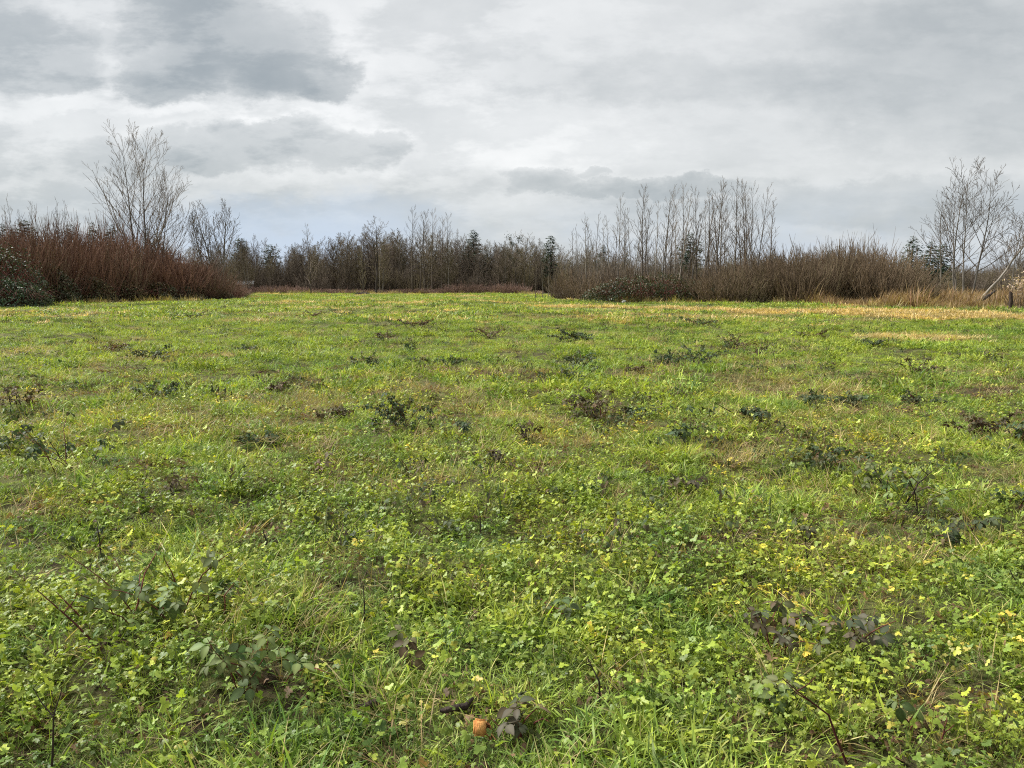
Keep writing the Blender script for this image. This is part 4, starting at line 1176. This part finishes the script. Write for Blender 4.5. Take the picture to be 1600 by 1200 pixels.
TINTS = {'olive': [(.105, .145, .060), (.085, .130, .052), (.12, .145, .070), (.15, .19, .07)],
         'purple': [(.090, .078, .056), (.080, .086, .052), (.11, .12, .062), (.115, .085, .056)],
         'dark': [(.050, .078, .038), (.064, .09, .046), (.08, .10, .052), (.05, .062, .036)],
         'brown': [(.088, .066, .040), (.115, .082, .052), (.068, .052, .034), (.10, .10, .05)]}
LM = {}
for tn, cols in TINTS.items():
    LM[tn] = [mesh_from('leaf', LT[q][0], [LT[q][1]], [M_bramble], LT[q][2][:, None] * np.array(cols[q])) for q in range(4)]

def bramble(px, py, wpx, hpx, nc, nl, tint, label, seed, group=None, cane=None, name='bramble', lean=None):
    x, y = G(px, py); D = math.sqrt(x * x + y * y + CAM_H ** 2); k = D / FPX
    Wd, H = wpx * k, hpx * k * (1.25 if D < 15 else 1.05)
    near = D < 7.6
    nc = nc + (1 if near else 4)
    R = random.Random(seed); loc = Vector((x, y, gh(x, y)))
    root = empty(name, loc, label, 'bramble', group)
    paths = []
    for c in range(nc):
        a = R.uniform(0, 6.28) if lean is None else lean + R.gauss(0, .5)
        reach = Wd * .5 * R.uniform(.45, 1.1); hh = H * R.uniform(.55, 1.1)
        o = Vector((math.cos(a), math.sin(a), 0)); b = Vector((R.gauss(0, .06), R.gauss(0, .06), -.02)) * (Wd * 1.5)
        b.z = -.02
        arch = R.uniform(0, .5)
        pts = [b + o * reach * t + UP * (hh * (t ** .7) * (1 - arch * t * t)) + Vector((R.gauss(0, .008), R.gauss(0, .008), 0)) for t in (0, .25, .5, .75, 1)]
        paths.append(pts)
    tbj = Tubes()
    for pts in paths:
        rr = max(.0030, .00038 * D) * (1.0 if D < 15 else .8) * R.uniform(.8, 1.2)
        tb = Tubes() if near else tbj
        tb.tube(pts, [rr, rr * .95, rr * .85, rr * .7, rr * .45], 5)
        if near: link('cane', tb.mesh('cane', cane or M_cane_red, True), root)
    if not near: link('canes', tbj.mesh('canes', cane or M_cane_red), root)
    V = []; F = []; Cc = []; n0 = 0
    for c in range(int(nl * (1.45 if near else 3.6))):
        if R.random() < .66:
            pts = R.choice(paths); f = R.uniform(.8, 3.99); i0 = int(f); p_ = pts[i0].lerp(pts[i0 + 1], f - i0)
        else:
            a = R.uniform(0, 6.28); q_ = math.sqrt(R.random()) * .42 * Wd
            p_ = Vector((math.cos(a) * q_, math.sin(a) * q_, H * R.uniform(.12, .6) * (1 - .8 * (q_ / (Wd * .5 + 1e-6)) ** 2)))
        p_ = p_ + Vector((0, 0, .02)); p_.z = max(p_.z, R.uniform(.03, .12))
        s = R.uniform(.55, 1.12) * (.88 if near else .74 if D < 14 else 1.0)
        rot = Euler((R.gauss(-.5, .4), R.gauss(0, .4), R.uniform(0, 6.28)))
        q = R.randint(0, 3)
        if near:
            o = link('leaf', LM[tint][q], root); o.location = p_; o.rotation_euler = rot; o.scale = (s, s, s)
        else:
            v = LT[q][0] @ np.array(rot.to_matrix()).T * s + np.array(p_)
            V.append(v); F.append(LT[q][1] + n0); n0 += len(v); Cc.append(LT[q][2][:, None] * np.array(TINTS[tint][q]) * R.uniform(.75, 1.25))
    if V: link('leaves', mesh_from('leaves', np.concatenate(V), [np.concatenate(F)], [M_bramble], np.concatenate(Cc)), root)
    return root

# near ones, every leaf its own part
bramble(222, 995, 215, 100, 7, 34, 'olive', 'biggest leafy bramble of the foreground, olive leaves on red canes at lower left', 501)
bramble(395, 1085, 165, 85, 5, 24, 'olive', 'second leafy bramble right and in front of the biggest one at lower left', 502)
bramble(345, 985, 70, 55, 3, 9, 'olive', 'small bramble sprig close behind the second leafy bramble at lower left', 503)
bramble(1212, 1020, 150, 80, 5, 22, 'purple', 'purplish-leaved bramble on dark red canes at lower right', 504)
bramble(1338, 1022, 95, 62, 4, 11, 'purple', 'small olive-brown bramble just right of the purplish one', 505)
bramble(1225, 1100, 110, 40, 3, 10, 'olive', 'flat bramble spray below the purplish bramble at lower right', 506)
bramble(1428, 1150, 60, 40, 2, 4, 'olive', 'two or three broad green bramble leaves near the lower right corner', 507)
bramble(812, 1165, 100, 45, 4, 11, 'purple', 'withered bramble sprig right beside the orange chunk', 508)
bramble(112, 752, 165, 70, 6, 26, 'dark', 'dark green bramble with two upright stalks in the grass at left', 509)
bramble(1412, 800, 150, 75, 7, 24, 'olive', 'bramble with tall dark forked canes in the grass at right', 510, cane=M_stalk)
bramble(1478, 850, 120, 40, 4, 22, 'dark', 'low dark bramble in front of the forked canes at right', 511)
bramble(1590, 812, 90, 30, 4, 18, 'dark', 'dark trailing bramble cut off by the right edge', 512)
bramble(1078, 768, 80, 40, 4, 14, 'brown', 'brown withered bramble stub right of centre', 513, cane=M_stalk)
bramble(278, 778, 60, 25, 3, 10, 'brown', 'small brown withered clump in the grass at left', 514, cane=M_stalk)
bramble(492, 745, 50, 35, 3, 10, 'brown', 'dark brown stubby clump in the grass left of centre', 515, cane=M_stalk)
bramble(640, 1045, 40, 30, 2, 4, 'brown', 'single curled brown leaf sprig in the foreground left of the dark stalk', 516)
bramble(855, 960, 75, 35, 3, 8, 'olive', 'broad olive bramble leaf with thin stems near the foreground centre', 517)
bramble(690, 830, 55, 25, 3, 8, 'dark', 'tiny dark bramble sprig in the grass at mid-foreground centre', 518)
bramble(1255, 860, 45, 40, 2, 6, 'purple', 'small dark upright sprig in the grass right of centre', 519, cane=M_stalk)
# farther ones
for q, (px, py, w_, h_, nc, nl, tn, lab, cm) in enumerate(FARB):
    bramble(px, py, w_, h_, nc, nl, tn, lab, 600 + q, None, cm)

def stalk(pts_px, r0, label, mat=M_stalk, twigs=1, seed=1, cat='stalk', name='dead_stalk', ytop=None):
    """a dead stem: base on the ground at the first photo point, the others at about the same distance"""
    (bx, by) = pts_px[0]; x, y = G(bx, by); base = Vector((x, y, gh(x, y)))
    pts = [Vector((0, 0, -.03))]
    R = random.Random(seed)
    for k, (px, py) in enumerate(pts_px[1:]):
        v = at(px, py, y + R.uniform(-.03, .03)); v.z += base.z * .0
        pts.append(v - base)
    tb = Tubes(); n = len(pts)
    fine = []
    for a, b in zip(pts[:-1], pts[1:]):
        for t in (0, .33, .66): fine.append(a.lerp(b, t) + Vector((R.gauss(0, r0 * .5), R.gauss(0, r0 * .5), 0)))
    fine.append(pts[-1]); m = len(fine)
    tb.tube(fine, [r0 * (1 - .65 * k / (m - 1)) for k in range(m)], 6)
    for k in range(twigs):
        i0 = R.randint(m // 3, m - 2); L = (pts[-1] - pts[0]).length * R.uniform(.12, .3)
        d = Vector((R.choice((-1, 1)) * R.uniform(.5, 1), R.uniform(-.5, .5), R.uniform(.3, 1))).normalized()
        tb.tube([fine[i0], fine[i0] + d * L * .6, fine[i0] + d * L + UP * L * .15], [r0 * .5, r0 * .4, r0 * .25], 4)
    return tag(link(name, tb.mesh(name, mat, True), None, base), label, cat)
stalk([(942, 1112), (936, 1065), (918, 1028)], .0050, 'dark upright dead stalk in the foreground right of centre', seed=1, twigs=2)
stalk([(168, 1030), (120, 975), (58, 922)], .0052, 'long dark red cane slanting up to the left beside the biggest foreground bramble', M_cane_red, 2, 2)
stalk([(150, 1000), (110, 948), (88, 925)], .0040, 'thinner dark red cane just behind the long slanting one at lower left', M_cane_red, 1, 3)
stalk([(75, 1185), (84, 1120), (97, 1075)], .0042, 'thin black stalk near the lower left corner', seed=4)
stalk([(418, 862), (414, 842), (412, 828)], .0080, 'short black stub in the grass left of centre foreground', seed=5, twigs=1)
stalk([(572, 985), (570, 955), (568, 915)], .0055, 'dark upright stub beside the straw-coloured tuft in the foreground', seed=6)
stalk([(285, 950), (268, 895), (255, 868)], .0040, 'reddish stem rising behind the biggest foreground bramble', M_cane_red, 1, 7)
stalk([(200, 925), (188, 890), (178, 872)], .0038, 'short reddish stem with a bent tip left behind the biggest foreground bramble', M_cane_red, 1, 8)
stalk([(100, 735), (93, 712), (78, 690)], .0065, 'left one of two dark stalks standing in the dark green bramble at left', seed=9, twigs=0)
stalk([(106, 735), (104, 705), (105, 682)], .0055, 'right one of two dark stalks standing in the dark green bramble at left', seed=10, twigs=0)
stalk([(220, 778), (224, 755), (231, 738)], .0048, 'single dark stalk right of the dark green bramble at left', seed=11)
stalk([(156, 852), (154, 830), (152, 815)], .0048, 'single thin dark stalk in the grass below the dark green bramble', seed=12)
stalk([(752, 838), (750, 805), (745, 780)], .0042, 'thin dark stalk in the grass at the middle of the near field', seed=13)
stalk([(1262, 885), (1262, 868), (1258, 846)], .0055, 'dark stalk with a drooping tip in the grass right of centre', seed=14, twigs=2)
stalk([(1330, 1192), (1290, 1115), (1222, 1060)], .0048, 'long dark red trailing cane below the purplish bramble', M_cane_red, 2, 15)
stalk([(1468, 1175), (1474, 1145), (1480, 1120)], .0040, 'dark red stem near the lower right corner', M_cane_red, 1, 16)
stalk([(1598, 940), (1590, 915), (1578, 890)], .0055, 'dark stalk at the right edge of the foreground', seed=17)
stalk([(1190, 668), (1150, 648), (1117, 629)], .0085, 'dark fallen cane slanting across the turf right of centre', seed=18, twigs=1)
stalk([(1120, 648), (1085, 645), (1050, 646)], .0075, 'low dark cane lying left of the slanting fallen cane', seed=19, twigs=0)
stalk([(1383, 775), (1376, 752), (1367, 733)], .0065, 'dark upright cane just left of the tall forked canes at right', seed=20, twigs=0)
stalk([(1412, 790), (1435, 755), (1458, 735)], .0075, 'thickest of the dark forked canes at right, slanting right', seed=21, twigs=2)
stalk([(1040, 617), (1041, 608), (1044, 600)], .0090, 'short dark peg-like stalk right of centre in the middle of the field', seed=22, twigs=0)
stalk([(1212, 572), (1210, 560), (1208, 550)], .0085, 'short upright dark stalk right of the reddish-brown weeds', seed=23, twigs=0)
stalk([(690, 490), (675, 487), (660, 484)], .014, 'dark stick lying far up the field at centre', seed=24, twigs=2)
stalk([(1100, 690), (1050, 680), (1062, 660)], .006, 'bent dark cane arching over the turf right of centre', seed=25, twigs=1)
stalk([(815, 610), (814, 590), (815, 580)], .0065, 'thin upright stalk left of the sparse upright stalks at centre', seed=26, twigs=0)
# black sticks on the ground in the foreground
def stick(px, py, an, L, r, label, seed):
    x, y = G(px, py); R = random.Random(seed); d = Vector((math.cos(an), math.sin(an), 0)) * L
    tb = Tubes(); pts = [d * (t - .5) + Vector((R.gauss(0, .005), R.gauss(0, .005), .035 + R.gauss(0, .006))) for t in (0, .2, .4, .6, .8, 1)]
    tb.tube(pts, [r * .5, r * .9, r, r * 1.1, r * 1.2, r * .5], 7)
    tag(link('stick', tb.mesh('stick', M_stalk, True), None, (x, y, gh(x, y))), label, 'stick')
stick(712, 1130, .5, .13, .011, 'black rotten stick lying left of the orange chunk', 1)
stick(578, 1115, .35, .11, .012, 'dark rotten stick lying in the foreground left of the one by the orange chunk', 2)
stick(975, 825, -.8, .16, .010, 'grey-brown stick lying in the grass at centre', 3)

# the orange chunk of rotten wood
import bmesh
M_or = bark_mat('orange_rot', (.46, .19, .055), (.74, .38, .12), 60.0, .02, .8)
M_ord = bark_mat('brown_rot', (.13, .05, .02), (.22, .09, .035), 40.0, .02, .9)
x, y = G(750, 1172)
root = empty('wood_chunk', (x, y, gh(x, y) + .065), 'orange rounded chunk of rotten wood lying in the leaves at the bottom', 'wood chunk', None, .3)
bm = bmesh.new(); bmesh.ops.create_cube(bm, size=1)
bmesh.ops.scale(bm, vec=(.044, .018, .052), verts=bm.verts)
bmesh.ops.bevel(bm, geom=bm.edges[:], offset=.006, segments=2, affect='EDGES')
bmesh.ops.subdivide_edges(bm, edges=bm.edges[:], cuts=1, use_grid_fill=True)
P_ = np.array([v.co for v in bm.verts]); k = (fbm(P_[:, 0] * 60 + P_[:, 2] * 33 + 50, P_[:, 1] * 60 + P_[:, 2] * 40 + 50, 1.0, 5, 3) - .5) * .006
for v, s in zip(bm.verts, k): v.co += v.co.normalized() * s
me = bpy.data.meshes.new('wood'); bm.to_mesh(me); bm.free(); me.materials.append(M_or)
for pq in me.polygons: pq.use_smooth = True
o = link('wood', me, root); o.rotation_euler = (-.55, .25, 0)
tb = Tubes(); R = random.Random(2)
for q in range(16):
    s0 = Vector((.018, R.uniform(-.012, .012), R.uniform(-.02, .018))); tb.tube([s0, s0 + Vector((.012, R.gauss(0, .006), -.004)), s0 + Vector((.025, R.gauss(0, .012), -.03))], [.0028, .0024, .001], 4)
o = link('bark_fibres', tb.mesh('bark_fibres', M_ord), root); o.rotation_euler = (-.55, .25, 0)

for a_ in whips + pops + alders:
    if a_.name not in used:
        for ch in list(a_.children): bpy.data.objects.remove(ch)
        bpy.data.objects.remove(a_)
